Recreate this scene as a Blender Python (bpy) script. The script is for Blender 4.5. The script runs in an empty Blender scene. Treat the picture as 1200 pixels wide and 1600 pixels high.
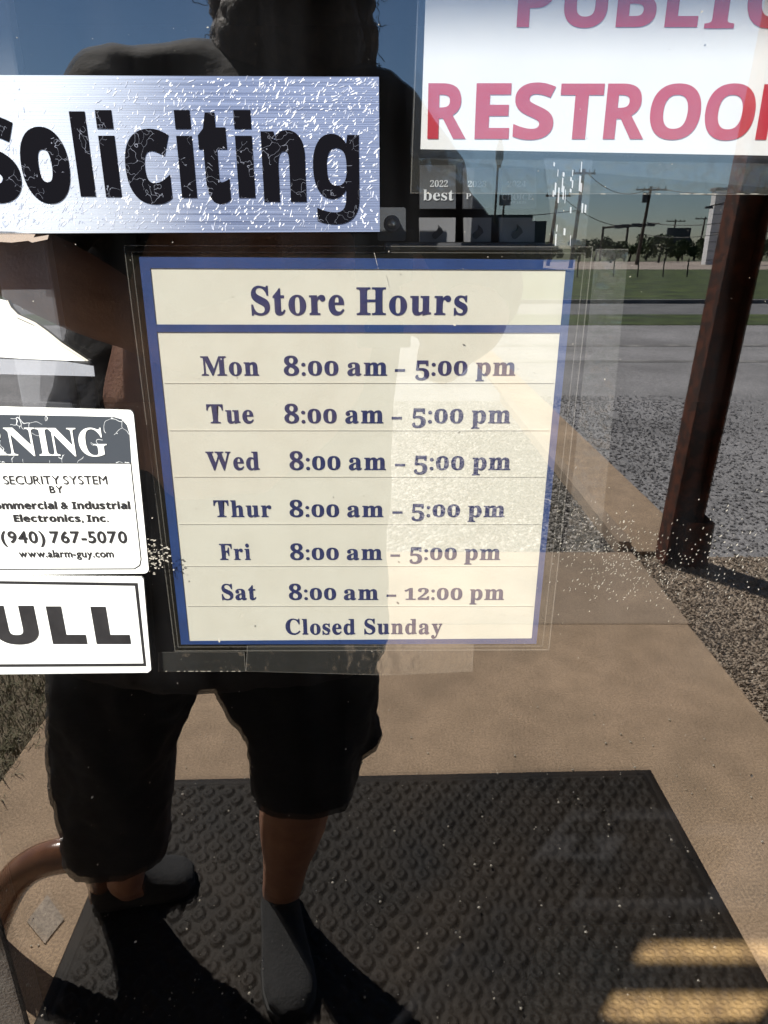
import bpy, bmesh, math, random
from mathutils import Vector, Matrix, noise
random.seed(7)
R_ = math.radians
S = bpy.context.scene
C = S.collection
# ------------------------------------------------------------------ camera, sky, sun, exposure
F, W, H = 1080.0, 1200.0, 1600.0            # focal length and frame of the photograph, in its pixels
TH = R_(20.9)                                # camera looks down this much
HC, D = 1.36, 0.46                           # camera height, distance to the door glass (glass outer face is y = 0)
cd = bpy.data.cameras.new('camera'); cam = bpy.data.objects.new('camera', cd); C.objects.link(cam)
cd.sensor_fit = 'HORIZONTAL'; cd.sensor_width = 36.0; cd.lens = 36.0 * F / W
cd.clip_start = 0.01; cd.clip_end = 2000
cam.location = (0, -D, HC); cam.rotation_euler = (R_(90) - TH, 0, 0)
S.camera = cam
EL, AZ = R_(50), R_(42)                      # sun height; bearing from straight out of the door towards the left
sdir = Vector((-math.cos(EL)*math.sin(AZ), -math.cos(EL)*math.cos(AZ), math.sin(EL)))
wd = bpy.data.worlds.new('World'); S.world = wd; wd.use_nodes = True
nt = wd.node_tree; bg = nt.nodes['Background']
sky = nt.nodes.new('ShaderNodeTexSky'); sky.sky_type = 'NISHITA'; sky.sun_disc = False
sky.sun_elevation = EL; sky.sun_rotation = math.pi + AZ
sky.air_density = 1.0; sky.dust_density = 0.0; sky.ozone_density = 6.0
nt.links.new(sky.outputs[0], bg.inputs[0]); bg.inputs[1].default_value = 0.036
sl = bpy.data.lights.new('sun', 'SUN'); so = bpy.data.objects.new('sun', sl); C.objects.link(so)
sl.energy = 4.0; sl.angle = R_(0.55); sl.color = (1.0, 0.95, 0.87)
so.rotation_euler = (-sdir).to_track_quat('-Z', 'Y').to_euler(); so.location = (-4, -6, 8)
vs = S.view_settings; vs.view_transform = 'Standard'; vs.look = 'None'; vs.gamma = 1; vs.use_curve_mapping = False
vs.exposure = 1.9
S.render.engine = 'CYCLES'
cy = S.cycles; cy.max_bounces = 8; cy.transparent_max_bounces = 24; cy.glossy_bounces = 5; cy.diffuse_bounces = 3
cy.caustics_reflective = False; cy.caustics_refractive = False; cy.use_denoising = True
cy.sample_clamp_indirect = 6.0

# ------------------------------------------------------------------ pixel -> place
ct, st = math.cos(TH), math.sin(TH)
def ray(px, py):
    x, y = (px - W/2)/F, -(py - H/2)/F
    return Vector((x, ct + y*st, y*ct - st))          # looks along +Y
def at(px, py, y):                                     # the point of the plane Y = y (through the glass, or on it)
    r = ray(px, py); k = (y + D)/r.y
    return Vector((r.x*k, y, HC + r.z*k))
def mir(px, py, R):                                    # a place seen mirrored in the door, R metres of path to it
    r = ray(px, py); k = R/r.y
    return Vector((r.x*k, D - R if False else -(R - D), HC + r.z*k))
def gnd(px, py, z=0.0):                                # the mirrored point of the ground
    r = ray(px, py); k = (z - HC)/r.z
    return Vector((r.x*k, -(r.y*k - D), z))
def scl(R, z): return (R*ct - (z - HC)*st)/F           # metres per pixel there

# ------------------------------------------------------------------ materials
def nodes(name):
    m = bpy.data.materials.new(name); m.use_nodes = True
    t = m.node_tree; return m, t, t.nodes['Principled BSDF'], t.nodes['Material Output']
def N(t, kind, **kw):
    n = t.nodes.new(kind)
    for k, v in kw.items(): setattr(n, k, v)
    return n
def mat(name, col, rough=0.8, col2=None, scale=8.0, bump=0.0, bscale=60.0, metal=0.0, detail=6.0, spec=0.5, lo=0.35, hi=0.65, grain=0.0, stain=0.0):
    m, t, b, o = nodes(name); L = t.links.new
    b.inputs['Roughness'].default_value = rough; b.inputs['Metallic'].default_value = metal
    b.inputs['Specular IOR Level'].default_value = spec
    tc = N(t, 'ShaderNodeTexCoord')
    if col2 is None: col2 = tuple(c*0.8 for c in col)
    nz = N(t, 'ShaderNodeTexNoise'); nz.inputs['Scale'].default_value = scale; nz.inputs['Detail'].default_value = detail
    L(tc.outputs['Object'], nz.inputs['Vector'])
    rp = N(t, 'ShaderNodeValToRGB'); L(nz.outputs['Fac'], rp.inputs[0])
    rp.color_ramp.elements[0].position = lo; rp.color_ramp.elements[1].position = hi
    rp.color_ramp.elements[0].color = (*col2, 1); rp.color_ramp.elements[1].color = (*col, 1)
    colour = rp.outputs[0]
    for amt, sc_, det in ((grain, 170, 4), (stain, 1.7, 9)):                     # fine sand grain; broad worn and dirty areas
        if amt:
            n3 = N(t, 'ShaderNodeTexNoise'); n3.inputs['Scale'].default_value = sc_; n3.inputs['Detail'].default_value = det; L(tc.outputs['Object'], n3.inputs['Vector'])
            m3 = N(t, 'ShaderNodeMapRange'); m3.inputs[1].default_value = .34; m3.inputs[2].default_value = .66; m3.inputs[3].default_value = 1-amt; m3.inputs[4].default_value = 1+amt*.6; L(n3.outputs['Fac'], m3.inputs[0])
            x3 = N(t, 'ShaderNodeMix', data_type='RGBA', blend_type='MULTIPLY'); x3.inputs[0].default_value = 1; L(colour, x3.inputs[6]); L(m3.outputs[0], x3.inputs[7]); colour = x3.outputs[2]
    L(colour, b.inputs['Base Color'])
    if bump:
        n2 = N(t, 'ShaderNodeTexNoise'); n2.inputs['Scale'].default_value = bscale; n2.inputs['Detail'].default_value = 5
        L(tc.outputs['Object'], n2.inputs['Vector'])
        bp = N(t, 'ShaderNodeBump'); bp.inputs['Strength'].default_value = bump; bp.inputs['Distance'].default_value = 0.01
        L(n2.outputs['Fac'], bp.inputs['Height']); L(bp.outputs[0], b.inputs['Normal'])
    return m
def gravel(name, stops, scale, bump=0.8, dist=0.012, rough=0.9):
    m, t, b, o = nodes(name); L = t.links.new
    b.inputs['Roughness'].default_value = rough
    tc = N(t, 'ShaderNodeTexCoord')
    v = N(t, 'ShaderNodeTexVoronoi'); v.inputs['Scale'].default_value = scale; v.inputs['Randomness'].default_value = 1.0
    L(tc.outputs['Object'], v.inputs['Vector'])
    sp = N(t, 'ShaderNodeSeparateColor'); L(v.outputs['Color'], sp.inputs[0])
    rp = N(t, 'ShaderNodeValToRGB'); L(sp.outputs[0], rp.inputs[0])
    el = rp.color_ramp.elements
    while len(el) < len(stops): el.new(0.5)
    for e, (p, c) in zip(el, stops): e.position = p; e.color = (*c, 1)
    nz = N(t, 'ShaderNodeTexNoise'); nz.inputs['Scale'].default_value = 0.9; nz.inputs['Detail'].default_value = 7
    L(tc.outputs['Object'], nz.inputs['Vector'])
    mr = N(t, 'ShaderNodeMapRange'); mr.inputs[1].default_value = 0.3; mr.inputs[2].default_value = 0.7
    mr.inputs[3].default_value = 0.7; mr.inputs[4].default_value = 1.2; L(nz.outputs['Fac'], mr.inputs[0])
    mx = N(t, 'ShaderNodeMix', data_type='RGBA', blend_type='MULTIPLY'); mx.inputs[0].default_value = 1
    L(rp.outputs[0], mx.inputs[6]); L(mr.outputs[0], mx.inputs[7]); L(mx.outputs[2], b.inputs['Base Color'])
    bp = N(t, 'ShaderNodeBump', invert=True); bp.inputs['Strength'].default_value = bump; bp.inputs['Distance'].default_value = dist
    L(v.outputs['Distance'], bp.inputs['Height']); L(bp.outputs[0], b.inputs['Normal'])
    return m
def cracked(name, col, crack, scale, width, rough=0.5, amount=0.55):
    m, t, b, o = nodes(name); L = t.links.new
    b.inputs['Roughness'].default_value = rough; b.inputs['Specular IOR Level'].default_value = .03
    tc = N(t, 'ShaderNodeTexCoord')
    nz = N(t, 'ShaderNodeTexNoise'); nz.inputs['Scale'].default_value = scale*0.7; L(tc.outputs['Object'], nz.inputs['Vector'])
    ad = N(t, 'ShaderNodeMix', data_type='RGBA', blend_type='LINEAR_LIGHT'); ad.inputs[0].default_value = 0.012
    L(tc.outputs['Object'], ad.inputs[6]); L(nz.outputs['Color'], ad.inputs[7])
    v = N(t, 'ShaderNodeTexVoronoi', feature='DISTANCE_TO_EDGE'); v.inputs['Scale'].default_value = scale
    L(ad.outputs[2], v.inputs['Vector'])
    lt = N(t, 'ShaderNodeMath', operation='LESS_THAN'); lt.inputs[1].default_value = width; L(v.outputs['Distance'], lt.inputs[0])
    n2 = N(t, 'ShaderNodeTexNoise'); n2.inputs['Scale'].default_value = scale*0.35; L(tc.outputs['Object'], n2.inputs['Vector'])
    gt = N(t, 'ShaderNodeMath', operation='GREATER_THAN'); gt.inputs[1].default_value = 1 - amount; L(n2.outputs['Fac'], gt.inputs[0])
    mu = N(t, 'ShaderNodeMath', operation='MULTIPLY'); L(lt.outputs[0], mu.inputs[0]); L(gt.outputs[0], mu.inputs[1])
    mx = N(t, 'ShaderNodeMix', data_type='RGBA'); L(mu.outputs[0], mx.inputs[0])
    mx.inputs[6].default_value = (*col, 1); mx.inputs[7].default_value = (*crack, 1)
    L(mx.outputs[2], b.inputs['Base Color'])
    return m
def film(name, haze, col, gloss=0.05, rough=0.06, bump=0.0, bscale=40):
    """clear plastic or glass sheet: mostly see-through, a little milky, a little shiny"""
    m, t, b, o = nodes(name); L = t.links.new; t.nodes.remove(b)
    tr = N(t, 'ShaderNodeBsdfTransparent'); df = N(t, 'ShaderNodeBsdfDiffuse'); df.inputs[0].default_value = (*col, 1)
    gl = N(t, 'ShaderNodeBsdfGlossy'); gl.inputs['Roughness'].default_value = rough
    m1 = N(t, 'ShaderNodeMixShader'); m1.inputs[0].default_value = haze; L(tr.outputs[0], m1.inputs[1]); L(df.outputs[0], m1.inputs[2])
    m2 = N(t, 'ShaderNodeMixShader'); m2.inputs[0].default_value = gloss; L(m1.outputs[0], m2.inputs[1]); L(gl.outputs[0], m2.inputs[2])
    if bump:
        tc = N(t, 'ShaderNodeTexCoord'); nz = N(t, 'ShaderNodeTexNoise'); nz.inputs['Scale'].default_value = bscale
        L(tc.outputs['Object'], nz.inputs['Vector'])
        bp = N(t, 'ShaderNodeBump'); bp.inputs['Strength'].default_value = bump; bp.inputs['Distance'].default_value = 0.004
        L(nz.outputs['Fac'], bp.inputs['Height']); L(bp.outputs[0], gl.inputs['Normal'])
    L(m2.outputs[0], o.inputs[0]); return m
def glass_mat(name, refl, tint):
    m, t, b, o = nodes(name); L = t.links.new; t.nodes.remove(b)
    tr = N(t, 'ShaderNodeBsdfTransparent'); tr.inputs[0].default_value = (*tint, 1)
    gl = N(t, 'ShaderNodeBsdfGlossy'); gl.inputs['Roughness'].default_value = 0.0; gl.inputs[0].default_value = (1, 1, 1, 1)
    lw = N(t, 'ShaderNodeLayerWeight'); lw.inputs[0].default_value = .5          # facing: the same from both sides
    pw = N(t, 'ShaderNodeMath', operation='POWER'); pw.inputs[1].default_value = 5; L(lw.outputs['Facing'], pw.inputs[0])
    ad = N(t, 'ShaderNodeMath', operation='MULTIPLY_ADD', use_clamp=True); ad.inputs[1].default_value = 1-refl; ad.inputs[2].default_value = refl; L(pw.outputs[0], ad.inputs[0])
    mx = N(t, 'ShaderNodeMixShader'); L(ad.outputs[0], mx.inputs[0]); L(tr.outputs[0], mx.inputs[1]); L(gl.outputs[0], mx.inputs[2])
    L(mx.outputs[0], o.inputs[0]); return m

M = dict(
    concrete=mat('concrete', (.40, .287, .192), .9, (.32, .23, .152), 9, .4, 170, detail=10, grain=.34, stain=.16),
    concrete2=mat('concrete_grey', (.38, .285, .205), .9, (.31, .235, .17), 4, .3, 140, detail=9, grain=.3, stain=.28),
    asphalt=gravel('asphalt_chips', [(0, (.18, .177, .185)), (.6, (.24, .235, .24)), (1, (.36, .35, .355))], 74, .5, .010),
    tan_gravel=gravel('tan_gravel', [(0, (.24, .18, .13)), (.5, (.38, .295, .22)), (1, (.52, .43, .335))], 85, 1.0, .02),
    grey_gravel=gravel('grey_gravel', [(0, (.06, .055, .05)), (.6, (.2, .185, .17)), (1, (.5, .47, .44))], 48, 1.0, .02),
    soil=mat('soil', (.17, .13, .09), .95, (.09, .075, .05), 12, .6, 50),
    road=mat('road', (.16, .16, .165), .9, (.11, .11, .115), 1.2, .2, 30),
    dirt=mat('pale_dirt_road', (.34, .29, .25), .95, (.27, .22, .19), .3),
    field=mat('field_grass', (.06, .085, .016), .95, (.022, .042, .007), .8, .8, 14, stain=.5),
    land=mat('open_land', (.10, .11, .05), .95, (.07, .075, .04), .05),
    blade=mat('grass_blade', (.13, .13, .065), .8, (.20, .17, .11), 25),
    rubber=mat('black_rubber', (.0075, .0066, .006), .62, (.022, .016, .011), 5, .25, 300, spec=.22, detail=10, lo=.4, hi=.75, stain=.4),
    bronze=mat('brown_paint', (.21, .105, .06), .2, (.13, .06, .036), 14, .1, 80),
    rust=mat('rusty_brown_steel', (.10, .036, .021), .8, (.04, .022, .017), 22, .35, 120, spec=.12, detail=10, lo=.42, hi=.58),
    alu=mat('dark_bronze_frame', (.035, .03, .027), .45, (.05, .045, .04), 40, .4, 400, metal=.3),
    chrome=mat('lock_metal', (.45, .44, .42), .35, None, 30, metal=.9),
    brick=mat('painted_masonry', (.42, .36, .29), .9, (.33, .27, .21), 9, .4, 70),
    fascia=mat('fascia_board', (.3, .27, .24), .8),
    dark_in=mat('dark_interior', (.03, .03, .033), .8, (.02, .02, .023), 2),
    floor_in=mat('black_carpet', (.006, .006, .007), .95, (.004, .004, .005), 60, spec=.1),
    tan_in=mat('tan_runner', (.30, .19, .08), .9, (.15, .09, .038), 22, .3, 200, detail=9),
    pale_in=mat('pale_trim', (.085, .088, .10), .7, (.07, .072, .083), 3),
    plaque=mat('plaque_face', (.05, .053, .06), .35, (.075, .08, .09), 12),
    plaque_txt=mat('plaque_lettering', (.5, .52, .55), .5),
    tile=mat('tile_face', (.17, .17, .18), .5, (.12, .12, .13), 9),
    tile_dk=mat('tile_mark', (.025, .025, .03), .5),
    paper=mat('cream_paper', (.60, .58, .505), .7, (.56, .535, .46), 40, .012, 90, detail=10, lo=.2, hi=.62),
    blue=mat('navy_print', (.008, .04, .165), .55, (.006, .031, .13), 70, lo=.3, hi=.7),
    ink=mat('navy_ink', (.004, .010, .075), .6, (.006, .014, .09), 120),
    rule=mat('grey_rule', (.60, .575, .50), .8),
    white=mat('white_vinyl', (.80, .82, .80), .45, (.76, .79, .77), 30),
    white2=mat('white_card', (.80, .80, .80), .55, (.77, .77, .78), 20),
    red=mat('red_print', (.46, .006, .02), .55, (.43, .01, .03), 30),
    black=mat('black_print', (.012, .012, .014), .5, (.02, .02, .022), 90),
    header=cracked('cracked_grey_print', (.05, .058, .07), (.55, .58, .6), 75, .009, .5, .56),
    crackblack=cracked('cracked_black_print', (.003, .003, .005), (.16, .175, .22), 130, .010, .7, .48),
    flake=mat('lifted_clear_coat', (.75, .78, .84), .4, (.3, .34, .44), 160, lo=.4, hi=.6),
    dust=mat('pale_dust', (.38, .36, .31), .9),
    lam=film('laminating_film', .005, (.8, .74, .55), .02, .08, .25, 30),
    lam2=film('clear_sleeve', .012, (.7, .78, .9), .05, .08, .3, 26),
    tape=film('clear_tape', .014, (.85, .85, .8), .06, .12, .5, 60),
    tape_edge=film('tape_edge_dust', .06, (.85, .8, .72), .05, .3),
    glint=film('tape_glint', .34, (.9, .93, 1.0), .05, .3),
    skin=mat('skin', (.43, .235, .16), .5, (.34, .175, .12), 30, .3, 220),
    hair=mat('dark_hair', (.03, .02, .014), .7, (.06, .04, .028), 60, .9, 90),
    shirt=mat('charcoal_cotton', (.04, .037, .04), .9, (.028, .026, .028), 10, .35, 40),
    shorts=mat('black_cotton', (.012, .012, .015), .92, (.008, .008, .01), 9, .3, 30),
    shoe=mat('dark_grey_canvas', (.02, .02, .021), .9, (.013, .013, .014), 60, .3, 200),
    grit=mat('pale_grit', (.6, .56, .48), .8), lace=mat('grey_lace', (.09, .09, .09), .8), sole=mat('black_sole', (.02, .02, .02), .7),
    eye=mat('eye_white', (.6, .58, .55), .3), phone=mat('black_phone', (.012, .012, .014), .25),
    wood=mat('weathered_pole', (.09, .07, .055), .9, (.06, .047, .037), 3),
    bark=mat('bark', (.07, .055, .04), .95, None, 6), leaf=mat('leaf', (.055, .085, .03), .8, (.03, .05, .018), 1.5),
    clad=mat('white_cladding', (.72, .72, .72), .7, (.62, .62, .63), 1),
    gshed=mat('grey_shed', (.10, .10, .11), .8, (.07, .07, .08), .3), wire=mat('wire', (.02, .02, .02), .6),
    signgrey=mat('sign_back', (.06, .07, .08), .6), mark=mat('worn_white_paint', (.34, .33, .31), .9, (.15, .145, .145), 3, detail=10, lo=.45, hi=.75),
    diamond=mat('grey_patch', (.34, .28, .225), .9, (.25, .21, .17), 25, detail=10, grain=.3),
)
GL_OUT = glass_mat('coated_glass', .172, (.98, .985, .98)); GL_IN = glass_mat('glass_inner_face', .04, (.97, .98, .98))

# ------------------------------------------------------------------ objects
def link(o, parent=None):
    C.objects.link(o)
    if parent: o.parent = parent
    return o
def tag(o, label=None, cat=None, group=None, kind=None):
    for k, v in (('label', label), ('category', cat), ('group', group), ('kind', kind)):
        if v: o[k] = v
    return o
def empty(name, loc, label, cat, group=None):
    o = bpy.data.objects.new(name, None); o.location = loc; o.empty_display_size = .1
    link(o); tag(o, label, cat, group); return o
def obj(name, bm, m, parent=None, smooth=False):
    me = bpy.data.meshes.new(name); bm.normal_update(); bm.to_mesh(me); bm.free()
    if smooth:
        for p in me.polygons: p.use_smooth = True
    for mm in (m if isinstance(m, (list, tuple)) else [m]): me.materials.append(mm)
    o = bpy.data.objects.new(name, me); link(o, parent)
    if parent: o.matrix_parent_inverse = Matrix.Translation(-Vector(parent.location))
    return o
def box(bm, x0, x1, y0, y1, z0, z1, bev=0.0):
    r = bmesh.ops.create_cube(bm, size=1.0); vs_ = r['verts']
    for v in vs_:
        v.co = Vector(((x0+x1)/2 + v.co.x*(x1-x0), (y0+y1)/2 + v.co.y*(y1-y0), (z0+z1)/2 + v.co.z*(z1-z0)))
    if bev:
        es = list({e for v in vs_ for e in v.link_edges})
        bmesh.ops.bevel(bm, geom=es, offset=bev, segments=2, affect='EDGES', profile=.6)
    return bm
def prism(bm, pts, n):                                  # flat outline pushed along n: gives it thickness
    n = Vector(n); a = [bm.verts.new(p) for p in pts]; b = [bm.verts.new(Vector(p)+n) for p in pts]
    k = len(pts); bm.faces.new(a); bm.faces.new(b[::-1])
    for i in range(k): bm.faces.new((a[i], b[i], b[(i+1) % k], a[(i+1) % k])[::-1])
    bmesh.ops.recalc_face_normals(bm, faces=bm.faces[:]); return bm
def tube(bm, pts, rad, seg=12, cap=True):
    pts = [Vector(p) for p in pts]; rings = []
    up = None
    for i, p in enumerate(pts):
        d = (pts[min(i+1, len(pts)-1)] - pts[max(i-1, 0)]).normalized()
        if up is None:
            up = d.orthogonal().normalized()
        up = (up - d*up.dot(d)).normalized(); s = d.cross(up)
        r = rad[i] if isinstance(rad, (list, tuple)) else rad
        rings.append([bm.verts.new(p + up*math.cos(a)*r + s*math.sin(a)*r) for a in [2*math.pi*k/seg for k in range(seg)]])
    for a, b in zip(rings, rings[1:]):
        for k in range(seg): bm.faces.new((a[k], a[(k+1) % seg], b[(k+1) % seg], b[k]))
    if cap: bm.faces.new(rings[0][::-1]); bm.faces.new(rings[-1])
    return bm
def loft(bm, rings, seg=20, pw=2.0):                    # rings: (centre, half width vector, half depth vector)
    rs = []
    for c, u, v in rings:
        c, u, v = Vector(c), Vector(u), Vector(v); ring = []
        for k in range(seg):
            a = 2*math.pi*k/seg; ca, sa = math.cos(a), math.sin(a)
            ring.append(bm.verts.new(c + u*math.copysign(abs(ca)**(2/pw), ca) + v*math.copysign(abs(sa)**(2/pw), sa)))
        rs.append(ring)
    for a, b in zip(rs, rs[1:]):
        for k in range(seg): bm.faces.new((a[k], a[(k+1) % seg], b[(k+1) % seg], b[k]))
    bm.faces.new(rs[0][::-1]); bm.faces.new(rs[-1]); return bm
def ell(bm, c, r, rot=None, sub=3):
    q = bmesh.ops.create_icosphere(bm, subdivisions=sub, radius=1.0)
    mt = Matrix.Translation(Vector(c)) @ (rot.to_matrix().to_4x4() if rot else Matrix()) @ Matrix.Diagonal((*r, 1))
    bmesh.ops.transform(bm, matrix=mt, verts=q['verts']); return bm
def melt(name, bm, m, parent, voxel, smooth=6, disp=None):      # fuse overlapping volumes into one continuous skin
    bmesh.ops.recalc_face_normals(bm, faces=bm.faces[:])
    me = bpy.data.meshes.new(name); bm.to_mesh(me); bm.free()
    o = bpy.data.objects.new(name, me); C.objects.link(o)
    a = o.modifiers.new('r', 'REMESH'); a.mode = 'VOXEL'; a.voxel_size = voxel
    b = o.modifiers.new('s', 'SMOOTH'); b.iterations = smooth; b.factor = .5
    dg = bpy.context.evaluated_depsgraph_get(); dg.update()
    me2 = bpy.data.meshes.new_from_object(o.evaluated_get(dg))
    C.objects.unlink(o); bpy.data.objects.remove(o); me2.name = name
    if disp:
        for v in me2.vertices: v.co += v.normal*disp(v.co)
    me2.materials.clear(); me2.materials.append(m)
    for p in me2.polygons: p.use_smooth = True
    o = bpy.data.objects.new(name, me2); link(o, parent)
    if parent: o.matrix_parent_inverse = Matrix.Translation(-Vector(parent.location))
    return o

# ------------------------------------------------------------------ lettering
def fancy(s, up, lo, dg_):
    return ''.join(chr(up+ord(c)-65) if 'A' <= c <= 'Z' else chr(lo+ord(c)-97) if 'a' <= c <= 'z' else
                   chr(dg_+ord(c)-48) if '0' <= c <= '9' else c for c in s)
STY = dict(serif=(0x1D400, 0x1D41A, 0x1D7CE), bold=(0x1D5D4, 0x1D5EE, 0x1D7EC), plain=None)
_gc = {}
def glyph(ch, sty, off):
    k = (ch, sty, off)
    if k in _gc: return _gc[k]
    if sty == 'block':                                  # plain upright bars: l and i with square dots
        q = [(0, 0, .19, .76)] if ch == 'l' else [(0, 0, .19, .55), (0, .61, .19, .77)]
        vs_, fs = [], []
        for a0, b0, a1, b1 in q:
            fs.append(tuple(range(len(vs_), len(vs_)+4))); vs_ += [(a0, b0), (a1, b0), (a1, b1), (a0, b1)]
        _gc[k] = (vs_, fs, .19); return _gc[k]
    cu = bpy.data.curves.new('lettering', 'FONT'); cu.body = fancy(ch, *STY[sty]) if STY.get(sty) else ch
    cu.size = 1.0; cu.offset = off; cu.resolution_u = 5
    o = bpy.data.objects.new('lettering', cu); C.objects.link(o)
    dg = bpy.context.evaluated_depsgraph_get(); dg.update()
    me = o.evaluated_get(dg).to_mesh()
    vs_ = [(v.co.x, v.co.y) for v in me.vertices]; fs = [tuple(p.vertices) for p in me.polygons]
    o.evaluated_get(dg).to_mesh_clear(); C.objects.unlink(o); bpy.data.objects.remove(o); bpy.data.curves.remove(cu)
    x0 = min(v[0] for v in vs_); vs_ = [(x-x0, y) for x, y in vs_]
    _gc[k] = (vs_, fs, max(v[0] for v in vs_)); return _gc[k]
def layout(s, sty, off, gap, old, space):
    out, x = [], 0.0; sc = None
    for i, ch in enumerate(s):
        if ch == ' ': x += space - gap; continue
        v, f, w = glyph(ch, sty, off)
        sx, sy, dy = 1, 1, 0
        if old:
            if ch in '012': sx, sy = .93, .735
            if ch == '5': dy = -.17
            if ch == '-': sx, sy = 1.2, .8
        out.append(([(x+a*sx, b*sy+dy) for a, b in v], f)); x += w*sx + gap
    return out, x - gap
def letters(name, parts, m, parent, y, th=.0001):
    """parts: (string, style, x0 px, x1 px, top px, baseline px, reference height in em, kwargs)"""
    words, made = {}, []
    for s, sty, x0, x1, yt, yb, ref, kw in parts:
        words.setdefault(kw.get('word', (s, x0)), []).append((s, sty, x0, x1, yt, yb, ref, kw))
    for wd_ in words.values():
        bm = bmesh.new()
        for s, sty, x0, x1, yt, yb, ref, kw in wd_:
            ly, w = layout(s, sty, kw.get('off', 0), kw.get('gap', .07), kw.get('old', False), kw.get('space', .3))
            pb0, pb1 = at(x0, yb, y), at(x1, yb, y)
            zt = at((x0+x1)/2, yt, y).z; zb = (pb0.z+pb1.z)/2
            ym = (yt+yb)/2; xa, xb = at(x0, ym, y).x, at(x1, ym, y).x      # keeps its width at mid height
            sx, sz = (xb-xa)/w, (zt-zb)/ref
            for vs_, fs in ly:
                vv = [bm.verts.new((xa+a*sx, y, pb0.z+(pb1.z-pb0.z)*(a/w)+b*sz)) for a, b in vs_]
                for f in fs:
                    try: bm.faces.new([vv[i] for i in f])
                    except ValueError: pass
        for f in bm.faces:
            f.normal_update()
            if f.normal.y > 0: f.normal_flip()
        ex = bmesh.ops.extrude_face_region(bm, geom=bm.faces[:])
        bmesh.ops.translate(bm, vec=(0, -th, 0), verts=[g for g in ex['geom'] if isinstance(g, bmesh.types.BMVert)])
        made.append(obj(name, bm, m, parent))
    return made
def sheet(name, px, y, th, m, parent):                  # px: outline in photograph pixels on the plane y, front face at y
    bm = bmesh.new(); prism(bm, [at(a, b, y) for a, b in px], (0, th, 0)); return obj(name, bm, m, parent)
def rounded(px, r):                                     # round the corners of a px outline
    out = []; n = len(px)
    for i in range(n):
        p = Vector(px[i]); a = (Vector(px[i-1])-p).normalized()*r; b = (Vector(px[(i+1) % n])-p).normalized()*r
        for k in range(6):
            t = k/5; out.append(tuple((p+a)*(1-t)**2 + p*2*t*(1-t) + (p+b)*t*t))
    return out
def frame(name, outer, inner, y, th, m, parent):        # a printed border, as a thin ring
    bm = bmesh.new(); k = len(outer)
    A = [bm.verts.new(at(*p, y)) for p in outer]; B = [bm.verts.new(at(*p, y)) for p in inner]
    fs = [bm.faces.new((A[i], A[(i+1) % k], B[(i+1) % k], B[i])) for i in range(k)]
    ex = bmesh.ops.extrude_face_region(bm, geom=fs)
    bmesh.ops.translate(bm, vec=(0, th, 0), verts=[g for g in ex['geom'] if isinstance(g, bmesh.types.BMVert)])
    bmesh.ops.recalc_face_normals(bm, faces=bm.faces[:]); return obj(name, bm, m, parent)

# ================================================================== THE SETTING
def slab(name, x0, x1, y0, y1, z0, z1, m, bev=0):
    return tag(obj(name, box(bmesh.new(), x0, x1, y0, y1, z0, z1, bev), m), kind='structure')
ya, yb = gnd(600, 975).y, gnd(600, 862).y               # back edge of the entrance slab; back edge of the walk behind it
XL, XR = gnd(40, 1165).x, gnd(1140, 1055).x
def plane(name, x0, x1, y0, y1, z, m):
    bm = bmesh.new(); bm.faces.new([bm.verts.new(p) for p in ((x0, y0, z), (x1, y0, z), (x1, y1, z), (x0, y1, z))])
    return tag(obj(name, bm, m), kind='structure')
plane('ground', -900, 900, -1500, 300, -.09, M['land'])
yl = gnd(900, 505).y; yr0, yr1 = gnd(900, 489).y, gnd(900, 471).y; yf = gnd(900, 420).y; yd = gnd(900, 408).y
plane('parking_lot', -60, 60, yl, 12, -.04, M['asphalt'])
plane('verge', -200, 200, yr0, yl, -.03, M['field'])
plane('road', -300, 300, yr1, yr0, -.05, M['road'])
plane('field', -300, 300, yf, yr1, -.045, M['field'])
plane('dirt_road', -300, 300, yd, yf, -.04, M['dirt'])
for y_, w_ in ((gnd(900, 536).y, .12), (gnd(900, 560).y, .08)):
    tag(plane('lot_marking', -30, 30, y_-w_, y_+w_, -.036, M['mark']), kind='structure')
slab('entrance_slab', XL, XR, ya, .03, -.12, 0, M['concrete'], .006)
slab('back_walk', -4, XR+.012, yb, ya-.003, -.12, -.001, M['concrete2'], .006)
slab('side_walk', XR+.014, XR+.36, -9.5, yb-.012, -.12, -.004, M['concrete'], .006)
slab('road_kerb', -200, 200, yr1-.1, yr1+.1, -.12, .05, M['road'], .01)
plane('gravel_bed', XL-1.2, XR, -6.2, yb, -.028, M['grey_gravel'])
plane('gravel_border', XR, XR+2.2, yb, .1, -.028, M['tan_gravel'])
plane('soil_bed', -4.0, XL, ya, .1, -.028, M['soil'])
bm = box(bmesh.new(), XR-.05, XR+.012, -6.2, yb-.02, -.1, .045, .004)
tag(obj('edging_board', bm, M['concrete2']), 'low tan edging kerb between the grey gravel bed and the narrow walk', 'kerb')

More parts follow.
